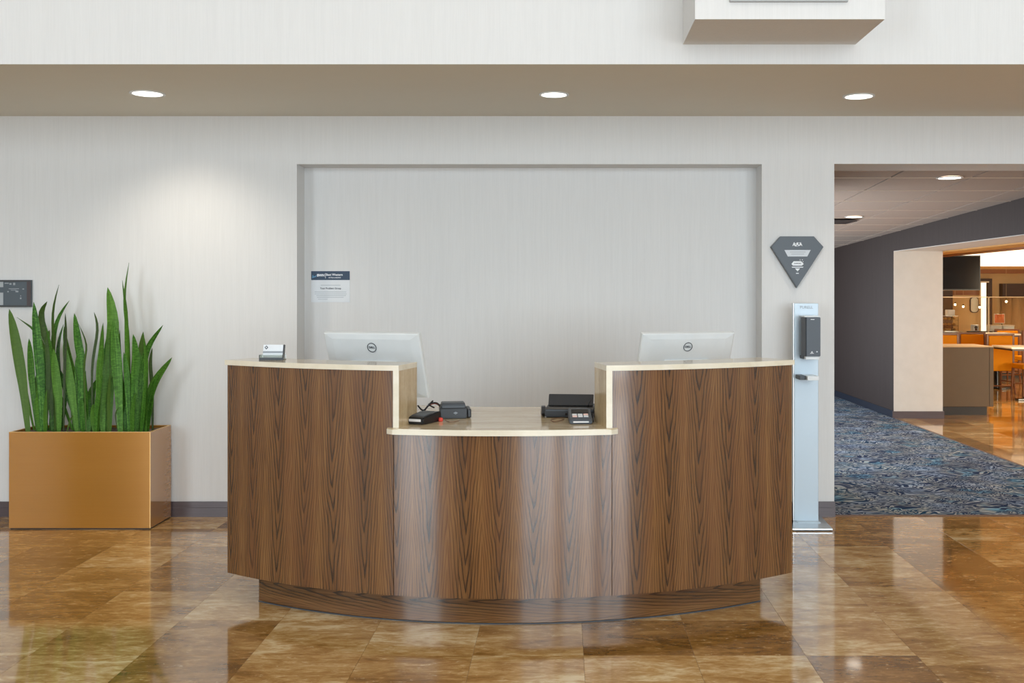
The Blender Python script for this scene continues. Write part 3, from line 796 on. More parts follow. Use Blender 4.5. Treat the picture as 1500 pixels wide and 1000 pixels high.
# ================================================================== SANITIZER STAND
t = thing('sanitizer_stand', 'pale blue hand sanitizer floor stand beside the desk', 'stand', (1.60, 6.6, 0))
b = MB()
px0, px1 = X(1160, 6.45), X(1220, 6.45)
pts = [(X(1160.5, 6.45), 6.45), (px1, 6.45), (X(1203, 6.80), 6.80), (X(1163, 6.80), 6.80)]
lo = [b.bm.verts.new((x, y, .006)) for x, y in pts]; hi = [b.bm.verts.new((x, y, .018)) for x, y in pts]
b.bm.faces.new(lo[::-1]); b.bm.faces.new(hi)
for i in range(4): b.bm.faces.new([lo[i], lo[(i + 1) % 4], hi[(i + 1) % 4], hi[i]])
bmesh.ops.bevel(b.bm, geom=list(b.bm.edges), offset=.002, segments=1, affect='EDGES')
b.build('base_plate', M_steel, t)
MB().box(pts[0][0] + .01, px1 - .015, 6.455, 6.78, 0, .006).build('rubber_pad', M_black, t)
PX0, PX1 = X(1163.5, 6.66), X(1199, 6.66)
MB().box(PX0, PX1, 6.66, 6.69, .018, Z(444, 6.66), .003).build('post', M_blue_post, t)
MB().box(PX0 - .006, PX0, 6.665, 6.70, .018, Z(444, 6.66), .001).build('post_edge', M_steel, t)
MB().box(PX0 + .01, PX1 - .0, 6.6, 6.66, .018, .021).build('post_foot', M_blue_post, t)
Yd = 6.50; dx0, dx1 = X(1181, Yd), X(1202, Yd)
dz0, dz1 = Z(522, Yd), Z(464.5, Yd)
b = MB()
P_ = [(X(1174.5, 6.66), 6.66), (X(1172.5, 6.6), 6.58), (dx0 - .003, Yd + .003), (dx0, Yd), (dx1, Yd), (dx1 + .002, 6.66)]
lo = [b.bm.verts.new((x, y, dz0)) for x, y in P_]; hi = [b.bm.verts.new((x, y, dz1)) for x, y in P_]
b.bm.faces.new(lo[::-1]); b.bm.faces.new(hi)
for i in range(6): b.bm.faces.new([lo[i], lo[(i + 1) % 6], hi[(i + 1) % 6], hi[i]])
bmesh.ops.recalc_face_normals(b.bm, faces=b.bm.faces[:])
bmesh.ops.bevel(b.bm, geom=list(b.bm.edges), offset=.003, segments=2, affect='EDGES')
dp = b.build('dispenser', M_disp, t)
sub('top_cap', MB().box(dx0 - .01, dx1, Yd + .008, 6.65, dz1, dz1 + .008, .002), M_white, dp)
sub('nozzle_plate', MB().box(dx0, dx1 - .005, Yd + .012, 6.66, dz0 - .020, dz0, .002), M_white, dp)
sub('nozzle_side', MB().box(X(1174, 6.62), dx0 - .001, 6.56, 6.66, dz0 - .020, dz0, .002), M_grey, dp)
sub('indicator', MB().box(dx0 + .028, dx0 + .052, Yd - .001, Yd + .002, dz1 - .016, dz1 - .012), M_whitep, dp)
b = MB(); b.prism([(0, .0), (.008, .010), (.016, .0)], .001, T((dx0 + .028, Yd - .001, dz0 + .024))); b.box(dx0 + .024, dx0 + .048, Yd - .001, Yd, dz0 + .018, dz0 + .021)
b.ring((dx0 + .068, 0, dz0 + .03), .002, .0045, Yd - .001, Yd, 12, 'y')
sub('printed_mark', b, M_whitep, dp)
tz0, tz1 = Z(557, 6.5), Z(551, 6.5)
tr = MB().box(X(1183, 6.5), X(1200, 6.5), 6.50, 6.66, tz0, tz1, .002).build('drip_tray', M_white, t)
sub('tray_side', MB().box(X(1171, 6.55), X(1183, 6.5) - .001, 6.54, 6.66, tz0, tz1, .002), M_grey, tr)
text('lettering', 'PURELL', .026, T(((PX0 + PX1) / 2, 6.659, Z(450, 6.66))), M_greyp, t, bold=0.0)

# ================================================================== PLANTER AND SNAKE PLANTS
YP = 6.50; PXa, PXb = X(13, YP), X(220, YP); PZ = Z(633, YP); PYB = 6.845
pl = thing('planter', 'rectangular satin copper planter box against the wall', 'planter', ((PXa + PXb) / 2, 6.67, 0))
th = .012
b = MB()
b.box(PXa, PXb, YP, YP + th, .008, PZ, .001); b.build('front_panel', M_planter, pl)
MB().box(PXb - th, PXb + .0, YP + th, PYB, .008, PZ, .001).build('side_panel', M_planter, pl)
MB().box(PXa, PXa + th, YP + th, PYB, .008, PZ, .001).build('side_panel', M_planter, pl)
MB().box(PXa + th, PXb - th, PYB - th, PYB, .008, PZ, .001).build('rear_panel', M_planter, pl)
b = MB(); b.box(PXa, PXb, YP, YP + th, PZ, PZ + .0025); b.box(PXb - th, PXb, YP + th, PYB, PZ, PZ + .0025); b.box(PXa, PXa + th, YP + th, PYB, PZ, PZ + .0025); b.box(PXa + th, PXb - th, PYB - th, PYB, PZ, PZ + .0025)
b.box(PXb - .003, PXb + .0015, YP - .0015, YP + .003, .008, PZ)
b.build('rim_edge', M_planter_edge, pl)
MB().box(PXa + .006, PXb - .006, YP + .006, PYB - .006, 0, .008).build('base', M_kick, pl)
b = MB()
nx, ny = 44, 16; gx = []
for i in range(nx + 1):
    row = []
    for j in range(ny + 1):
        row.append(b.bm.verts.new((PXa + th + (PXb - PXa - 2 * th) * i / nx, YP + th + (PYB - YP - 2 * th) * j / ny, PZ - .022 + random.uniform(-.008, .014))))
    gx.append(row)
for i in range(nx):
    for j in range(ny): b.bm.faces.new([gx[i][j], gx[i + 1][j], gx[i + 1][j + 1], gx[i][j + 1]])
o = b.build('bark_mulch', M_soil, pl); o['kind'] = 'stuff'

def leaf(parent, base, mids, tip, width, mat, Yb, Yt, roll=0.0):
    """blade through zoomed-photo pixels: base, mids, tip at depth Yb..Yt"""
    raw = [base] + list(mids) + [tip]
    n = len(raw)
    pts = []
    for i, (u, v) in enumerate(raw):
        px, py = u / 3.7037, 370 + v / 3.7037
        Y = Yb + (Yt - Yb) * i / (n - 1)
        pts.append(at(px, py, Y))
    pts[0].z = min(pts[0].z, PZ - .03)
    # resample smoothly
    S = 12; out = []
    def cr(p0, p1, p2, p3, t): return 0.5 * ((2 * p1) + (p2 - p0) * t + (2 * p0 - 5 * p1 + 4 * p2 - p3) * t * t + (3 * p1 - p0 - 3 * p2 + p3) * t ** 3)
    for i in range(S + 1):
        s = i / S * (n - 1); k = min(int(s), n - 2); t = s - k
        out.append(cr(pts[max(k - 1, 0)], pts[k], pts[k + 1], pts[min(k + 2, n - 1)], t))
    wm = (.86 if width > 34 else 1.0) * width / 3.7037 * Yb / F
    b = MB(); rows = []
    for i, p in enumerate(out):
        s = i / S
        d = (out[min(i + 1, S)] - out[max(i - 1, 0)]).normalized()
        a = roll + .5 * s * (1 if roll >= 0 else -1)
        side = Vector((math.cos(a), math.sin(a), 0)); side = (side - d * side.dot(d)).normalized(); nr = d.cross(side).normalized()
        prof = (.42 + .58 * min(1, s / .45) ** 1.1) if s < .45 else max(0.0, 1 - ((s - .45) / .55) ** 2.9)
        wv = wm * .5 * max(prof, .03)
        th_ = .0016 + .002 * (1 - s); cup = wv * .28
        rows.append([b.bm.verts.new(q) for q in (p - side * wv + nr * -cup, p + nr * th_ * .5, p + side * wv + nr * -cup, p - nr * th_)])
    for i in range(S):
        for k in range(4):
            k2 = (k + 1) % 4
            uvx = (0, .5, 1, .5)
            b.quad([rows[i][k], rows[i][k2], rows[i + 1][k2], rows[i + 1][k]],
                   [(uvx[k], i / S), (uvx[k2], i / S), (uvx[k2], (i + 1) / S), (uvx[k], (i + 1) / S)])
    b.bm.faces.new(rows[0]); b.bm.faces.new(rows[-1][::-1])
    bmesh.ops.recalc_face_normals(b.bm, faces=b.bm.faces[:])
    return b.build('leaf', mat, parent, True)
L1 = [((155, 970), [(125, 720), (85, 480)], (50, 305), 62, 1), ((190, 970), [(165, 850), (130, 640)], (122, 515), 30, 0),
      ((205, 970), [(175, 720), (165, 580)], (157, 465), 40, 0), ((232, 970), [(222, 700), (200, 460)], (183, 268), 54, 0),
      ((400, 970), [(300, 690), (250, 545), (200, 430)], (92, 350), 34, 0), ((285, 970), [(268, 560), (232, 420), (225, 320)], (256, 264), 34, 1),
      ((300, 970), [(296, 560), (290, 330)], (320, 174), 24, 1), ((300, 970), [(290, 560), (312, 380)], (376, 260), 42, 0),
      ((325, 970), [(325, 700), (322, 520)], (345, 388), 62, 0), ((250, 970), [(262, 620), (256, 480)], (268, 420), 28, 1),
      ((345, 960), [(350, 640), (356, 450)], (354, 328), 16, 1), ((420, 970), [(410, 720), (370, 520)], (348, 400), 66, 0),
      ((425, 970), [(442, 640), (420, 470)], (403, 328), 50, 0), ((215, 970), [(205, 860), (200, 760)], (195, 660), 44, 0),
      ((260, 970), [(240, 800), (235, 700)], (236, 640), 40, 0), ((290, 970), [(270, 720), (225, 560)], (215, 500), 60, 0),
      ((320, 970), [(318, 800), (300, 650)], (290, 520), 52, 0), ((240, 970), [(250, 780), (262, 640)], (300, 430), 50, 0),
      ((430, 970), [(380, 800), (335, 680)], (250, 540), 40, 0), ((310, 970), [(290, 640), (280, 520)], (245, 375), 30, 0),
      ((360, 965), [(380, 910)], (398, 880), 10, 1), ((275, 970), [(285, 880), (300, 780)], (310, 700), 50, 0), ((225, 970), [(228, 890)], (230, 770), 56, 0), ((248, 970), [(252, 880)], (256, 740), 50, 0), ((325, 970), [(345, 880)], (368, 740), 34, 0), ((310, 970), [(312, 860)], (318, 700), 46, 0)]
L2 = [((468, 970), [(458, 640), (470, 500)], (428, 388), 16, 1), ((460, 970), [(470, 820)], (465, 640), 66, 0),
      ((505, 960), [(500, 640), (528, 420)], (510, 322), 15, 1), ((530, 970), [(540, 680), (556, 520)], (560, 380), 56, 0),
      ((545, 970), [(575, 640), (585, 500)], (608, 380), 40, 0), ((590, 940), [(600, 600), (612, 380)], (584, 188), 74, 0),
      ((560, 970), [(555, 800), (560, 650)], (575, 540), 60, 0), ((500, 970), [(490, 850), (495, 760)], (520, 690), 46, 0),
      ((440, 970), [(435, 850), (428, 700)], (415, 560), 52, 0), ((420, 970), [(395, 800), (370, 640)], (345, 480), 50, 0),
      ((520, 970), [(525, 860), (540, 760)], (560, 660), 44, 0), ((545, 970), [(575, 740), (620, 660)], (632, 648), 26, 0),
      ((480, 970), [(478, 880)], (470, 740), 50, 0), ((590, 950), [(592, 800)], (598, 650), 24, 1), ((405, 970), [(402, 850)], (385, 700), 40, 0), ((450, 970), [(452, 900)], (440, 790), 40, 0), ((515, 970), [(512, 900)], (505, 820), 50, 0), ((570, 970), [(578, 860)], (590, 720), 36, 0)]
L3 = [((655, 970), [(640, 700), (625, 520)], (612, 368), 64, 0), ((705, 950), [(700, 500), (680, 260)], (700, 54), 32, 0),
      ((700, 970), [(692, 560), (688, 320)], (664, 150), 42, 0), ((722, 970), [(728, 700), (735, 560)], (722, 442), 50, 0),
      ((755, 970), [(760, 760), (762, 560)], (777, 428), 46, 1), ((775, 970), [(770, 700), (800, 520)], (884, 392), 40, 0),
      ((790, 970), [(795, 700), (795, 560)], (778, 440), 34, 0), ((828, 950), [(826, 760), (815, 600)], (826, 516), 20, 1),
      ((790, 970), [(815, 780), (850, 680)], (933, 568), 50, 0), ((670, 970), [(655, 820), (640, 720)], (612, 660), 40, 1),
      ((642, 950), [(628, 880)], (645, 840), 10, 1), ((665, 970), [(672, 800), (655, 640)], (650, 420), 62, 0),
      ((740, 970), [(745, 840), (752, 700)], (760, 540), 56, 0), ((765, 970), [(780, 860), (790, 760)], (800, 640), 50, 0),
      ((690, 970), [(700, 840), (712, 740)], (700, 640), 40, 0), ((800, 970), [(815, 850), (832, 740)], (858, 660), 44, 0),
      ((700, 970), [(690, 700)], (672, 540), 30, 0), ((735, 970), [(700, 700)], (672, 540), 20, 1), ((780, 970), [(790, 880)], (820, 760), 44, 0), ((680, 970), [(688, 880)], (706, 760), 38, 0), ((720, 970), [(722, 880)], (736, 760), 44, 0), ((665, 970), [(664, 880)], (650, 760), 40, 0)]
for LL, lab in ((L1, 'snake plant clump at the left end of the copper planter'), (L2, 'snake plant clump in the middle of the copper planter'), (L3, 'tallest snake plant clump at the right end of the copper planter')):
    xs_ = [l[0][0] for l in LL]; xm = sum(xs_) / len(xs_) / 3.7037
    t = thing('snake_plant', lab, 'plant', (X(xm, 6.66), 6.66, PZ - .03), 'snake plants in the copper planter')
    for i, (bs, md, tp, wd, dk) in enumerate(LL):
        yb_ = 6.60 + .13 * ((i * 7) % 10) / 10
        leaf(t, bs, md, tp, wd, M_leaf_dark if dk else M_leaf, yb_, min(yb_ + random.uniform(-.05, .06), 6.80), random.uniform(-.4, .4))

# ================================================================== WALL SIGNS
# evacuation plan, mostly outside the frame
t = thing('evacuation_plan', 'dark framed evacuation plan on the wall at left edge', 'sign', (X(10, YW), YW, Z(430, YW)))
x0, x1 = X(-50, YW), X(47.5, YW); z0, z1 = Z(449.5, YW), Z(410, YW)
MB().box(x0, x1, YW - .018, YW, z0, z1).build('backing', M_map, t)
b = MB(); b.box(x0, x1, YW - .024, YW - .018, z1 - .012, z1); b.box(x0, x1, YW - .024, YW - .018, z0, z0 + .012)
b.box(x0, x0 + .02, YW - .024, YW - .018, z0 + .012, z1 - .012); b.build('frame', M_frame, t)
MB().box(x1 - .024, x1, YW - .026, YW - .018, z0 + .008, z1 - .010).build('side_frame', M_frame2, t)
xx = X(7, YW)
MB().box(x0 + .03, xx, YW - .0195, YW - .018, Z(446.5, YW), Z(428.5, YW)).build('pale_panel', M_mapl, t)
MB().box(x0 + .03, xx, YW - .0195, YW - .018, Z(420.5, YW), Z(412.5, YW)).build('pale_panel', M_mapl, t)
b = MB()
for (a, c_, d, e) in ((9, 15, 414, 415.5), (16, 19, 414.5, 417), (21.5, 24.5, 414, 417.5), (15, 30, 422.3, 423.3), (18, 26, 424.5, 425.3), (25, 29, 425.5, 428), (35, 37.5, 422.5, 424), (32, 33, 432.5, 434), (31.5, 33.5, 435.5, 438), (13, 15, 426, 428)):
    b.box(X(a, YW), X(c_, YW), YW - .0195, YW - .018, Z(e, YW), Z(d, YW))
b.build('plan_lines', M_greyp, t)['kind'] = 'stuff'

# paper notice in the niche
YN = YW + .20
t = thing('paper_notice', 'white paper notice with navy header taped in the niche', 'notice', (X(484, YN), YN, Z(420, YN)))
x0, x1, z0, z1 = X(456, YN), X(512.5, YN), Z(442.5, YN), Z(397, YN); zh = Z(410, YN)
MB().box(x0, x1, YN - .003, YN, z0, z1).build('sheet', M_paper, t)
MB().box(x0, x1, YN - .004, YN - .003, zh, z1).build('header_band', M_navy, t)
def up(px, py, Y, d=.0045): return T((X(px, Y), Y - d, Z(py, Y)))
b = MB(); b.prism([(0, 0), (.028, .010), (.032, .022), (.014, .012), (.004, .026)], .0006, T((x0 + .006, YN - .005, zh + .012)))
b.build('header_swoosh', M_cyanp, t)
text('lettering', 'BWH', .022, up(470.0, 403.2, YN), M_whitep, t, bold=.0012)
MB().box(X(476.6, YN), X(477.2, YN), YN - .0047, YN - .004, zh + .012, z1 - .014).build('header_rule', M_whitep, t)
text('lettering', 'Best Western', .0205, up(490.0, 402.3, YN), M_whitep, t, bold=.0006)
text('lettering', 'HOTELS & RESORTS', .0095, up(490.5, 406.6, YN), M_whitep, t, bold=.0003)
text('lettering', 'Your Problem Group', .0165, up(484.5, 422.3, YN, .0035), M_dgreyp, t, bold=.0004)
b = MB()
for (a, c_, y) in ((470, 499, 417.6), (461, 507.5, 427.4), (461, 508, 430.2), (463.5, 507, 432.8), (464.5, 503.5, 435.2), (466, 480, 438)):
    b.box(X(a, YN), X(c_, YN), YN - .0036, YN - .003, Z(y + .35, YN), Z(y - .35, YN))
b.build('fine_print', pm('faint_print', (176, 184, 190), rough=.7), t)

# gem shaped award plaque on the pier
t = thing('award_plaque', 'dark gem-shaped plaque on the wall above the sanitizer stand', 'sign', (X(1167, YW), YW, Z(385, YW)))
YS = YW - .035
poly = [(1129.5, 361.5), (1143.5, 346), (1192.5, 346), (1206.5, 361.5), (1167.5, 421.5)]
k = YS
b = MB(); b.prism([(X(a, k), Z(c_, k)) for a, c_ in poly], .030, T((0, YS + .005, 0))); b.build('plaque_edge', M_signedge, t)
b = MB(); b.prism([(X(a * .975 + 1167.5 * .025, k), Z(c_ * .975 + 375 * .025, k)) for a, c_ in poly], .005, T((0, YS, 0))); b.build('plaque_face', M_sign, t)
def pp(pts): return [(X(a, k), Z(c_, k)) for a, c_ in pts]
MB().prism(pp([(1149, 366), (1187.5, 366), (1182.5, 375.5), (1154, 375.5)]), .0012, T((0, YS - .0012, 0))).build('name_band', pm('silver_band', (196, 202, 208), rough=.4), t)
b = MB()
for (a, c_, y) in ((1157, 1180, 369), (1159, 1178, 372)): b.box(X(a, k), X(c_, k), YS - .0018, YS - .0012, Z(y + .4, k), Z(y - .4, k))
b.build('band_lines', M_greyp, t)
em = text('lettering', 'AAA', .032, T((X(1168, k), YS - .001, Z(357.8, k))), M_whitep, t, bold=.001)
b = MB(); b.ring((X(1168, k), 0, 0), .010, .012, YS - .0012, YS - .0004, 24, 'y')
for v in b.bm.verts: v.co.x = X(1168.5, k) + (v.co.x - X(1168, k)) * 2.0; v.co.z = Z(358, k) + v.co.z * 1.0 + (v.co.x - X(1168.5, k)) * .18
b.build('oval_swoosh', M_whitep, t)
MB().prism(pp([(1159.3, 386.5), (1162.5, 382.5), (1173.5, 382.5), (1177.3, 386.5), (1174.5, 389), (1161.5, 389)]), .0012, T((0, YS - .0012, 0))).build('gem_mark', M_whitep, t)
b = MB(); b.prism(pp([(1159.5, 390.6), (1177, 390.6), (1176, 391.8), (1160.5, 391.8)]), .0012, T((0, YS - .0012, 0))); b.prism(pp([(1164.5, 393), (1172, 393), (1168.3, 397.3)]), .0012, T((0, YS - .0012, 0)))
b.prism(pp([(1166, 399.7), (1170, 399.7), (1170, 400.8), (1166, 400.8)]), .0012, T((0, YS - .0012, 0)))
for a, c_ in ((1172, 380.6), (1175.3, 380.4), (1176.3, 383.2)): b.prism(pp([(a - .6, c_), (a, c_ - .9), (a + .6, c_), (a, c_ + .9)]), .0012, T((0, YS - .0012, 0)))
b.build('gem_lower_mark', M_whitep, t)
text('lettering', 'DIAMOND', .0098, T((X(1168.3, k), YS - .0014, Z(385.8, k))), M_sign, t, bold=.0003)

# picture on the bulkhead box (only its lower edge shows)
t = thing('picture_frame', 'thin framed print whose lower edge shows on the wall box', 'picture', (1.07, 4.835, 2.86))
zf = Z(2.5, 4.825); xa, xb_ = X(1069, 4.825), X(1242, 4.825)
MB().box(xa + .012, xb_ - .012, 4.826, 4.835, zf + .012, zf + .7).build('print', M_paper, t)
b = MB(); b.box(xa, xb_, 4.818, 4.835, zf, zf + .008); b.box(xa, xb_, 4.818, 4.835, zf + .712, zf + .72); b.box(xa, xa + .008, 4.818, 4.835, zf + .008, zf + .712); b.box(xb_ - .008, xb_, 4.818, 4.835, zf + .008, zf + .712)
b.build('frame', pm('silver_frame', (150, 150, 150), rough=.35, metal=.4), t)

# ================================================================== DOWNLIGHTS
def downlight(x, y, z, r, label, power, tilt=0.0, group='recessed downlights in the soffit', sz=100, blend=.9):
    t = thing('recessed_downlight', label, 'ceiling light', (x, y, z), group)
    MB().ring((x, y, 0), r * .84, r, z - .006, z, 36).build('trim_ring', M_white, t, True)
    MB().cyl((x, y, z - .003), (x, y, z - .001), r * .84, n=32).build('lens', M_lamp, t)
    l = bpy.data.lights.new('downlight_beam', 'SPOT'); l.energy = power; l.spot_size = R(sz); l.spot_blend = blend; l.shadow_soft_size = .06; l.color = (1, .90, .76)
    o = bpy.data.objects.new('downlight_beam', l); C.objects.link(o); o.location = (x, y, z - .02); o.rotation_euler = (tilt, 0, 0)
ZS = 2.678
def DL(px, py, wpx):
    Y = (ZS - H) * F / (CY - py); return X(px, Y), Y, wpx * Y / F / 2
for (px, py, wpx, lab, pw, tl) in ((216, 136.5, 50, 'leftmost round recessed downlight, above the planter', 30, R(24)), (811.5, 138, 44, 'middle round recessed downlight, above the desk', 16, 0), (1258, 140.5, 46, 'rightmost round recessed downlight, above the sanitizer stand', 16, 0)):
    x, y, r = DL(px, py, wpx); downlight(x, y, ZS, r, lab, pw, tl)
for (px, py, wpx, lab) in ((1391, 259.5, 38, 'larger round downlight in passage ceiling, the nearer of two'), (1251, 317, 27, 'smaller round downlight in passage ceiling, the farther of two')):
    y = 8.0
    for _ in range(20): y = (ZC(y) - H) * F / (CY - py)
    downlight(X(px, y), y, ZC(y) - .002, wpx * y / F / 2, lab, 26, 0, 'recessed downlights in the passage', 120)
# ceiling vent in the passage
t = thing('ceiling_vent', 'dark slotted air vent in the passage ceiling', 'vent', (2.75, 10.93, ZC(10.93)))
def ysolve(py):
    y = 10.0
    for _ in range(30): y = (ZC(y) - .012 - H) * F / (CY - py)
    return y
V0, V1 = ysolve(321.5), ysolve(328.5)
MB().box(2.46, 3.06, V0, V1, ZC(10.93) - .012, ZC(10.93) - .009).build('vent_backing', M_vent, t)
for kx in range(8): MB().box(2.48, 3.04, V0 + (V1 - V0) * (kx + .3) / 8, V0 + (V1 - V0) * (kx + .55) / 8, ZC(10.93) - .022, ZC(10.93) - .012).build('vent_slat', M_vent if kx != 7 else M_tee, t)

# ================================================================== DINING ROOM
hw = thing('half_wall_cabinet', 'taupe low cabinet end with black kick base past the white pier', 'cabinet', (4.95, 12.9, 0))
hx0, hx1 = 4.56, X(1455.5, 12.6); hz = Z(508.5, 12.6)
MB().box(hx0, hx1, 12.6, 13.2, .105, hz, .004).build('body', M_halfwall, hw)
MB().box(hx0, hx1, 12.595, 13.2, hz, hz + .012, .002).build('top_cap', M_halfcap, hw)
b = MB(); b.box(hx1 - .05, hx1 - .004, 12.594, 12.6, .11, hz - .01); b.build('edge_trim', M_halfwall, hw)
MB().box(hx0, hx1 - .07, 12.63, 13.15, 0, .105).build('kick_base', M_kick, hw)

def chair():
    t = thing('dining_chair', 'x', 'chair', (0, 0, 0), 'ochre leather dining chairs')
    MB().box(-.175, .175, -.03, .03, .34, .865, .012).build('backrest', M_orange, t)
    MB().box(-.19, .19, .03, .42, .40, .47, .014).build('seat', M_orange, t)
    for sx in (-1, 1):
        b = MB(); b.box(-.016, .016, -.018, .018, .30, .895, .003, mat=T((sx * .192, 0, 0))); b.build('back_post', M_wood, t)
        b = MB(); b.cyl((sx * .192, 0, .30), (sx * .205, -.05, 0), .019, .014, 10); b.build('leg', M_wood, t, True)
        b = MB(); b.cyl((sx * .18, .40, .40), (sx * .19, .42, 0), .019, .014, 10); b.build('leg', M_wood, t, True)
        b = MB(); b.cyl((sx * .198, -.02, .17), (sx * .185, .41, .17), .009, n=8); b.build('side_stretcher', M_wood, t)
    MB().cyl((-.195, -.02, .12), (.195, -.02, .12), .009, n=8).build('stretcher', M_wood, t)
    MB().box(-.192, .192, -.014, .014, .868, .895, .003).build('top_rail', M_wood, t)
    return t
specs = [(1384, 15.5, 0.0, 'leftmost ochre chair, half hidden by the white pier'), (1423.5, 15.85, 0.0, 'ochre chair behind the taupe cabinet, second from the pier'),
         (1465, 15.3, 0.0, 'fully visible ochre chair whose back and legs show past the cabinet'), (1475, 17.35, 0.0, 'ochre chair just behind the front stone table'),
         (1516, 16.6, 0.0, 'ochre chair cut by the right edge, near the glass screen'), (1532, 14.96, R(90), 'side-turned ochre chair under the front table at the right edge')]
proto = None
for px, y, rz, lab in specs:
    o = chair() if proto is None else copy_tree(proto)
    if proto is None: proto = o; BASE.pop(o.name, None)
    o.location = (X(px, y), y, 0); o.rotation_euler = (0, 0, rz); o['label'] = lab
def table(name, lab, cx, cy, w_, d_, zt, topm):
    t = thing(name, lab, 'table', (cx, cy, 0), 'pedestal tables in the dining room')
    MB().box(cx - w_ / 2, cx + w_ / 2, cy - d_ / 2, cy + d_ / 2, zt - .025, zt, .004).build('tabletop', topm, t)
    MB().box(cx - w_ / 2 + .02, cx + w_ / 2 - .02, cy - d_ / 2 + .02, cy + d_ / 2 - .02, zt - .05, zt - .025).build('under_frame', M_dkwood, t)
    MB().cyl((cx, cy, .03), (cx, cy, zt - .05), .045, n=14).build('pedestal', M_blackg, t, True)
    MB().box(cx - .24, cx + .24, cy - .05, cy + .05, 0, .03, .006).box(cx - .05, cx + .05, cy - .24, cy + .24, 0, .0295, .006).build('foot', M_blackg, t)
table('dining_table', 'pale stone-topped table right behind the fully visible ochre chair', X(1462, 16.1), 16.15, .50, .6, Z(488.5, 15.9), M_tabletop)
table('dining_table', 'pale stone-topped front table cut by the right edge', X(1483, 14) + .45, 14.35, .9, .65, Z(508.5, 14.05), M_tabletop)
# buffet counter
YB = 18.0; zb = Z(486.5, YB)
t = thing('buffet_counter', 'long dark-topped buffet counter under the glass screen', 'counter', (7.9, 18.3, 0))
MB().box(6.2, 10.0, YB, YB + .7, zb - .035, zb, .004).build('counter_top', pm('dark_granite', (66, 60, 58), (110, 100, 92), rough=.15, scale=(60, 60, 60)), t)
MB().box(6.24, 9.96, YB + .04, YB + .66, .1, zb - .035).build('cabinet_body', M_woodb, t)
MB().box(6.26, 9.94, YB + .08, YB + .62, 0, .1).build('kick_base', M_kick, t)
for k in range(6): MB().box(6.28 + k * .615, 6.86 + k * .615, YB + .025, YB + .04, .14, zb - .07, .003).build('door', M_woodb, t)
# glass screens
for i, (a, c_, lab) in enumerate(((1360, 1447.6, 'clear glass screen pane on the buffet, left of the seam'), (1448.4, 1540, 'clear glass screen pane on the buffet, right of the seam'))):
    t = thing('glass_screen', lab, 'glass screen', (X((a + c_) / 2, 18.1), 18.1, zb), 'glass screen panes on the buffet')
    x0, x1 = X(a, 18.1), X(c_, 18.1); zt = Z(434.5, 18.1)
    MB().box(x0, x1, 18.095, 18.105, zb, zt - .012).build('pane', M_glass, t)
    MB().box(x0, x1, 18.092, 18.108, zt - .012, zt).build('top_edge', M_glassedge, t)
    xe = x1 - .008 if i == 0 else x0
    MB().box(xe, xe + .008, 18.092, 18.108, zb, zt - .012).build('side_edge', M_glassedge, t)
# things on the buffet
yq = 18.30; zq = zb
t = thing('pastry_case', 'clear pastry case with shelves at the left of the buffet', 'display case', (X(1394, yq), yq + .1, zq))
x0, x1 = X(1383, yq), X(1404, yq); zt = Z(463, yq)
b = MB(); b.box(x0, x1, yq, yq + .005, zq + .01, zt); b.box(x1 - .005, x1, yq + .005, yq + .25, zq + .01, zt); b.box(x0, x0 + .005, yq + .005, yq + .25, zq + .01, zt); b.build('glass_walls', M_glass, t)
b = MB(); b.box(x0, x1, yq, yq + .25, zq, zq + .01); b.box(x0, x1, yq, yq + .25, zt, zt + .006); b.build('case_frame', M_steel, t)
for q in (.1, .2): MB().box(x0 + .006, x1 - .006, yq + .01, yq + .24, zq + q, zq + q + .004).build('shelf', M_acryl, t)
k_ = 0
for q in (.012, .106, .206):
    for j in range(3):
        bb = MB(); bmesh.ops.create_icosphere(bb.bm, subdivisions=2, radius=.032)
        bb.bm.transform(T((x0 + .05 + j * .078, yq + .09 + .02 * (j % 2), zq + q + .024)) @ Matrix.Diagonal((1.15, 1, .72, 1)))
        o = bb.build('bread_roll', M_bread, None, True)
        tag(o, ['golden bread roll on the bottom', 'golden bread roll on the middle shelf', 'golden bread roll on the top shelf'][[.012, .106, .206].index(q)] + ' of the pastry case, ' + ['left', 'centre', 'right'][j], 'bread', 'bread rolls in the pastry case')
o = MB().box(X(1389.5, yq), X(1400.5, yq), yq + .05, yq + .18, Z(463, yq) + .007, Z(453.5, yq), .012).build('napkin_box', M_white)
tag(o, 'white rounded box on top of the pastry case', 'box')
t = thing('cup_dispenser', 'small white cup dispenser on the buffet under the mirror', 'dispenser', (X(1429.5, yq), yq, zq))
b = MB(); b.box(X(1425, yq), X(1434, yq), yq, yq + .11, zq, Z(475.5, yq), .008); b.build('body', M_white, t)
MB().cyl((X(1429.5, yq), yq - .004, Z(479.5, yq)), (X(1429.5, yq), yq, Z(479.5, yq)), .028, n=16).build('opening', M_grey, t)
MB().box(X(1428, yq), X(1431, yq), yq - .012, yq, zq + .02, zq + .05).build('spout', M_dkwood, t)
o = MB().box(X(1418, 18.2), X(1452, 18.2), 18.14, 18.27, zq, zq + .012, .003).build('serving_tray', M_black); tag(o, 'thin black serving tray on the buffet below the cup dispenser', 'tray')
for a, c_, lab in ((1451.5, 1468, 'white container on the buffet, left one under the red poster'), (1469.5, 1486, 'white container on the buffet, right one beside its twin')):
    t = thing('food_container', lab, 'container', (X((a + c_) / 2, yq), yq, zq), 'white food containers on the buffet')
    MB().box(X(a, yq), X(c_, yq), yq, yq + .2, zq, Z(477.6, yq), .012).build('tub', M_white, t)
    MB().box(X(a, yq) - .004, X(c_, yq) + .004, yq - .004, yq + .204, Z(477.6, yq), Z(476, yq), .003).build('lid', M_tabletop, t)
t = thing('poster_stand', 'small red and orange poster on a dark stand behind the containers', 'sign', (X(1463.5, 18.58), 18.58, zq))
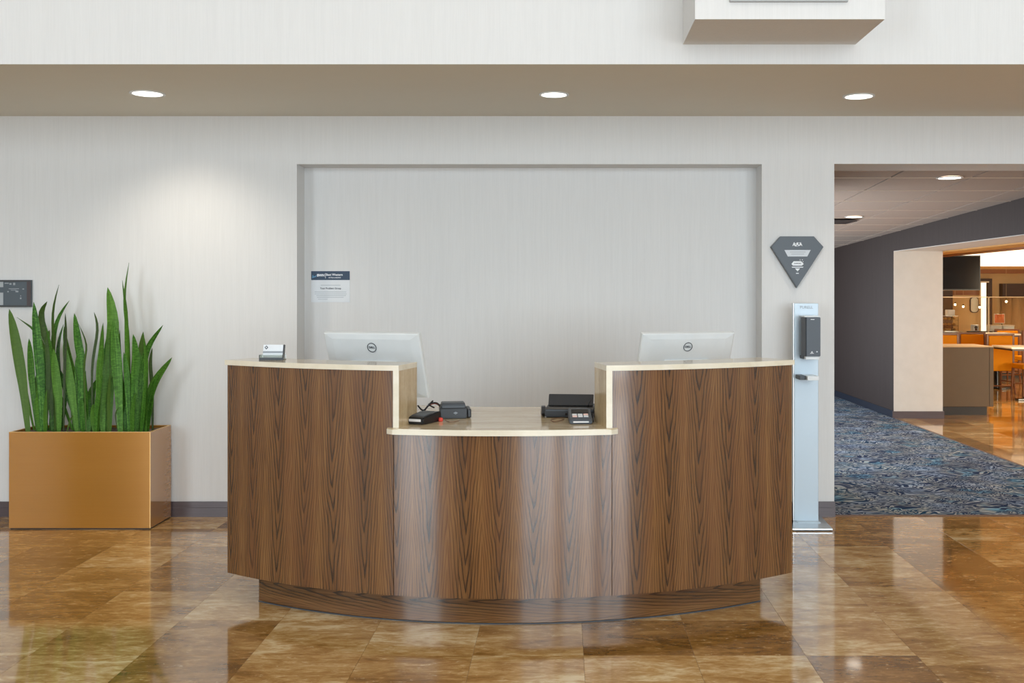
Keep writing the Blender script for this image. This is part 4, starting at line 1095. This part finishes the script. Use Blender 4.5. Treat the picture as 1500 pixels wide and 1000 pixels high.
MB().box(X(1456, 18.58), X(1471.5, 18.58), 18.575, 18.585, Z(473.5, 18.58), Z(459.5, 18.58)).build('poster_frame', M_tabletop, t)
MB().box(X(1456.8, 18.58), X(1470.7, 18.58), 18.572, 18.575, Z(472.6, 18.58), Z(460.4, 18.58)).build('print', M_poster, t)
MB().cyl((X(1467.5, 18.6), 18.6, zq + .006), (X(1467.5, 18.6), 18.6, Z(470, 18.58)), .008, n=10).build('stem', M_blackg, t)
MB().box(X(1463.5, 18.6), X(1471.5, 18.6), 18.56, 18.64, zq, zq + .006).build('foot', M_blackg, t)
# television hung from the cove
t = thing('television', 'large black television hanging in the dining room doorway', 'television', (5.3, 14.0, 2.5))
x0, x1 = 4.97, X(1436, 14.0); z0, z1 = Z(425, 14.0), Z(374, 14.0)
MB().box(x0, x1, 14.0, 14.05, z0, z1, .004).build('screen_body', M_tv, t)
b = MB(); b.box(x0, x1, 13.996, 14.0, z1 - .012, z1); b.box(x0, x1, 13.996, 14.0, z0, z0 + .014); b.box(x1 - .010, x1, 13.996, 14.0, z0 + .014, z1 - .012); b.build('bezel', M_black, t)
MB().cyl((5.3, 14.09, 1.8), (5.3, 14.09, 2.42), .022, n=12).build('mount_pole', M_black, t)
MB().box(5.2, 5.4, 14.05, 14.10, 1.72, 1.9).build('mount_plate', M_black, t)
# back wall fittings
YR = 21.6
def P2(a, y): return X(a, y)
t = struct(MB().box(X(1380, YR), X(1393.5, YR), YR - .08, YR, 0, Z(425.5, YR)).build('trim_4', M_dkwood))
t = struct(MB().box(X(1394, YR), X(1434, YR), YR - .05, YR, Z(432, YR), Z(425.5, YR)).build('trim_5', M_woodb))
t = thing('wall_mirror', 'rounded wall mirror with dark frame beyond the buffet', 'mirror', (X(1426.5, YR), YR, Z(446, YR)))
def rrect(cx, cz, w_, h_, r, n=6):
    out = []
    for qx, qz, a0 in ((1, 1, 0), (-1, 1, 90), (-1, -1, 180), (1, -1, 270)):
        for i in range(n + 1):
            a = R(a0 + 90 * i / n); out.append((cx + qx * (w_ / 2 - r) + r * math.cos(a), cz + qz * (h_ / 2 - r) + r * math.sin(a)))
    return out
mw, mh = 12.5 * YR / F, 23 * YR / F
MB().prism(rrect(X(1426.5, YR), Z(446.3, YR), mw, mh, .065), .03, T((0, YR - .03, 0))).build('frame', M_dkwood, t)
MB().prism(rrect(X(1426.5, YR), Z(446.3, YR), mw - .03, mh - .03, .055), .004, T((0, YR - .034, 0))).build('glass', pm('pale_mirror', (205, 200, 176), rough=.25, metal=.0), t)
t = thing('lit_column', 'tall glowing white column beyond the buffet', 'light', (X(1441, 21.3), 21.3, 0))
MB().box(X(1438, 21.3), X(1443.5, 21.3), 21.26, 21.34, 0, Z(414, 21.3)).build('column_shaft', M_colglow, t)
MB().box(X(1434.5, 21.3), X(1446.5, 21.3), 21.22, 21.38, Z(414, 21.3), Z(412, 21.3)).build('column_cap', M_tabletop, t)
b = MB(); b.box(X(1444.5, YR), X(1450.5, YR), YR - .1, YR, 0, Z(412.5, YR)); b.box(X(1433.5, YR), X(1450.5, YR), YR - .1, YR, Z(412.5, YR), Z(408, YR)); b.build('dark_surround', M_dkwood, t)
t = struct(MB().box(X(1463.5, YR), 11.8, YR - .18, YR, Z(434, YR), Z(415.5, YR)).build('trim_6', M_dkwood))
t = thing('curtain', 'brown gathered curtain below the dark valance', 'curtain', (9.7, YR - .1, 0))
b = MB(); n = 90; x0, x1 = X(1464.5, YR), 11.4; prev = None
for i in range(n + 1):
    x = x0 + (x1 - x0) * i / n; y = YR - .11 + .03 * math.sin(i * .9) + .01 * math.sin(i * 2.3)
    cur = [b.bm.verts.new((x, y, .03)), b.bm.verts.new((x, y, Z(434, YR)))]
    if prev: b.bm.faces.new([prev[0], cur[0], cur[1], prev[1]])
    prev = cur
cu = b.build('fabric', M_curtain, t, True)
md = cu.modifiers.new('thickness', 'SOLIDIFY'); md.thickness = .006
for i, (px, py, y, lab) in enumerate(((1399, 446, 20.0, 'small warm globe for a pendant reflection, leftmost beyond the pastry case'), (1411, 448.8, 20.6, 'small warm globe for a pendant reflection left of the wall mirror'), (1435, 449.8, 19.6, 'small warm globe for a pendant reflection between mirror and lit column'), (1474, 441.5, 19.2, 'small warm globe for a pendant reflection in front of the brown curtain'))):
    c_ = at(px, py, y)
    t = thing('pendant_reflection', lab, 'pendant reflection', tuple(c_), 'small globes for pendant reflections in the dining room')
    bb = MB(); bmesh.ops.create_uvsphere(bb.bm, u_segments=14, v_segments=8, radius=.021); bb.bm.transform(T(c_)); bb.build('globe', M_globe, t, True)  # glowing globe stands in for the reflection of a pendant
    MB().cyl((c_.x, c_.y, c_.z + .02), (c_.x, c_.y, c_.z + .05), .010, n=10).build('socket', M_dkwood, t)
    MB().cyl((c_.x, c_.y, c_.z + .05), (c_.x, c_.y, 2.42), .0018, n=6).build('cord', M_tan, t)
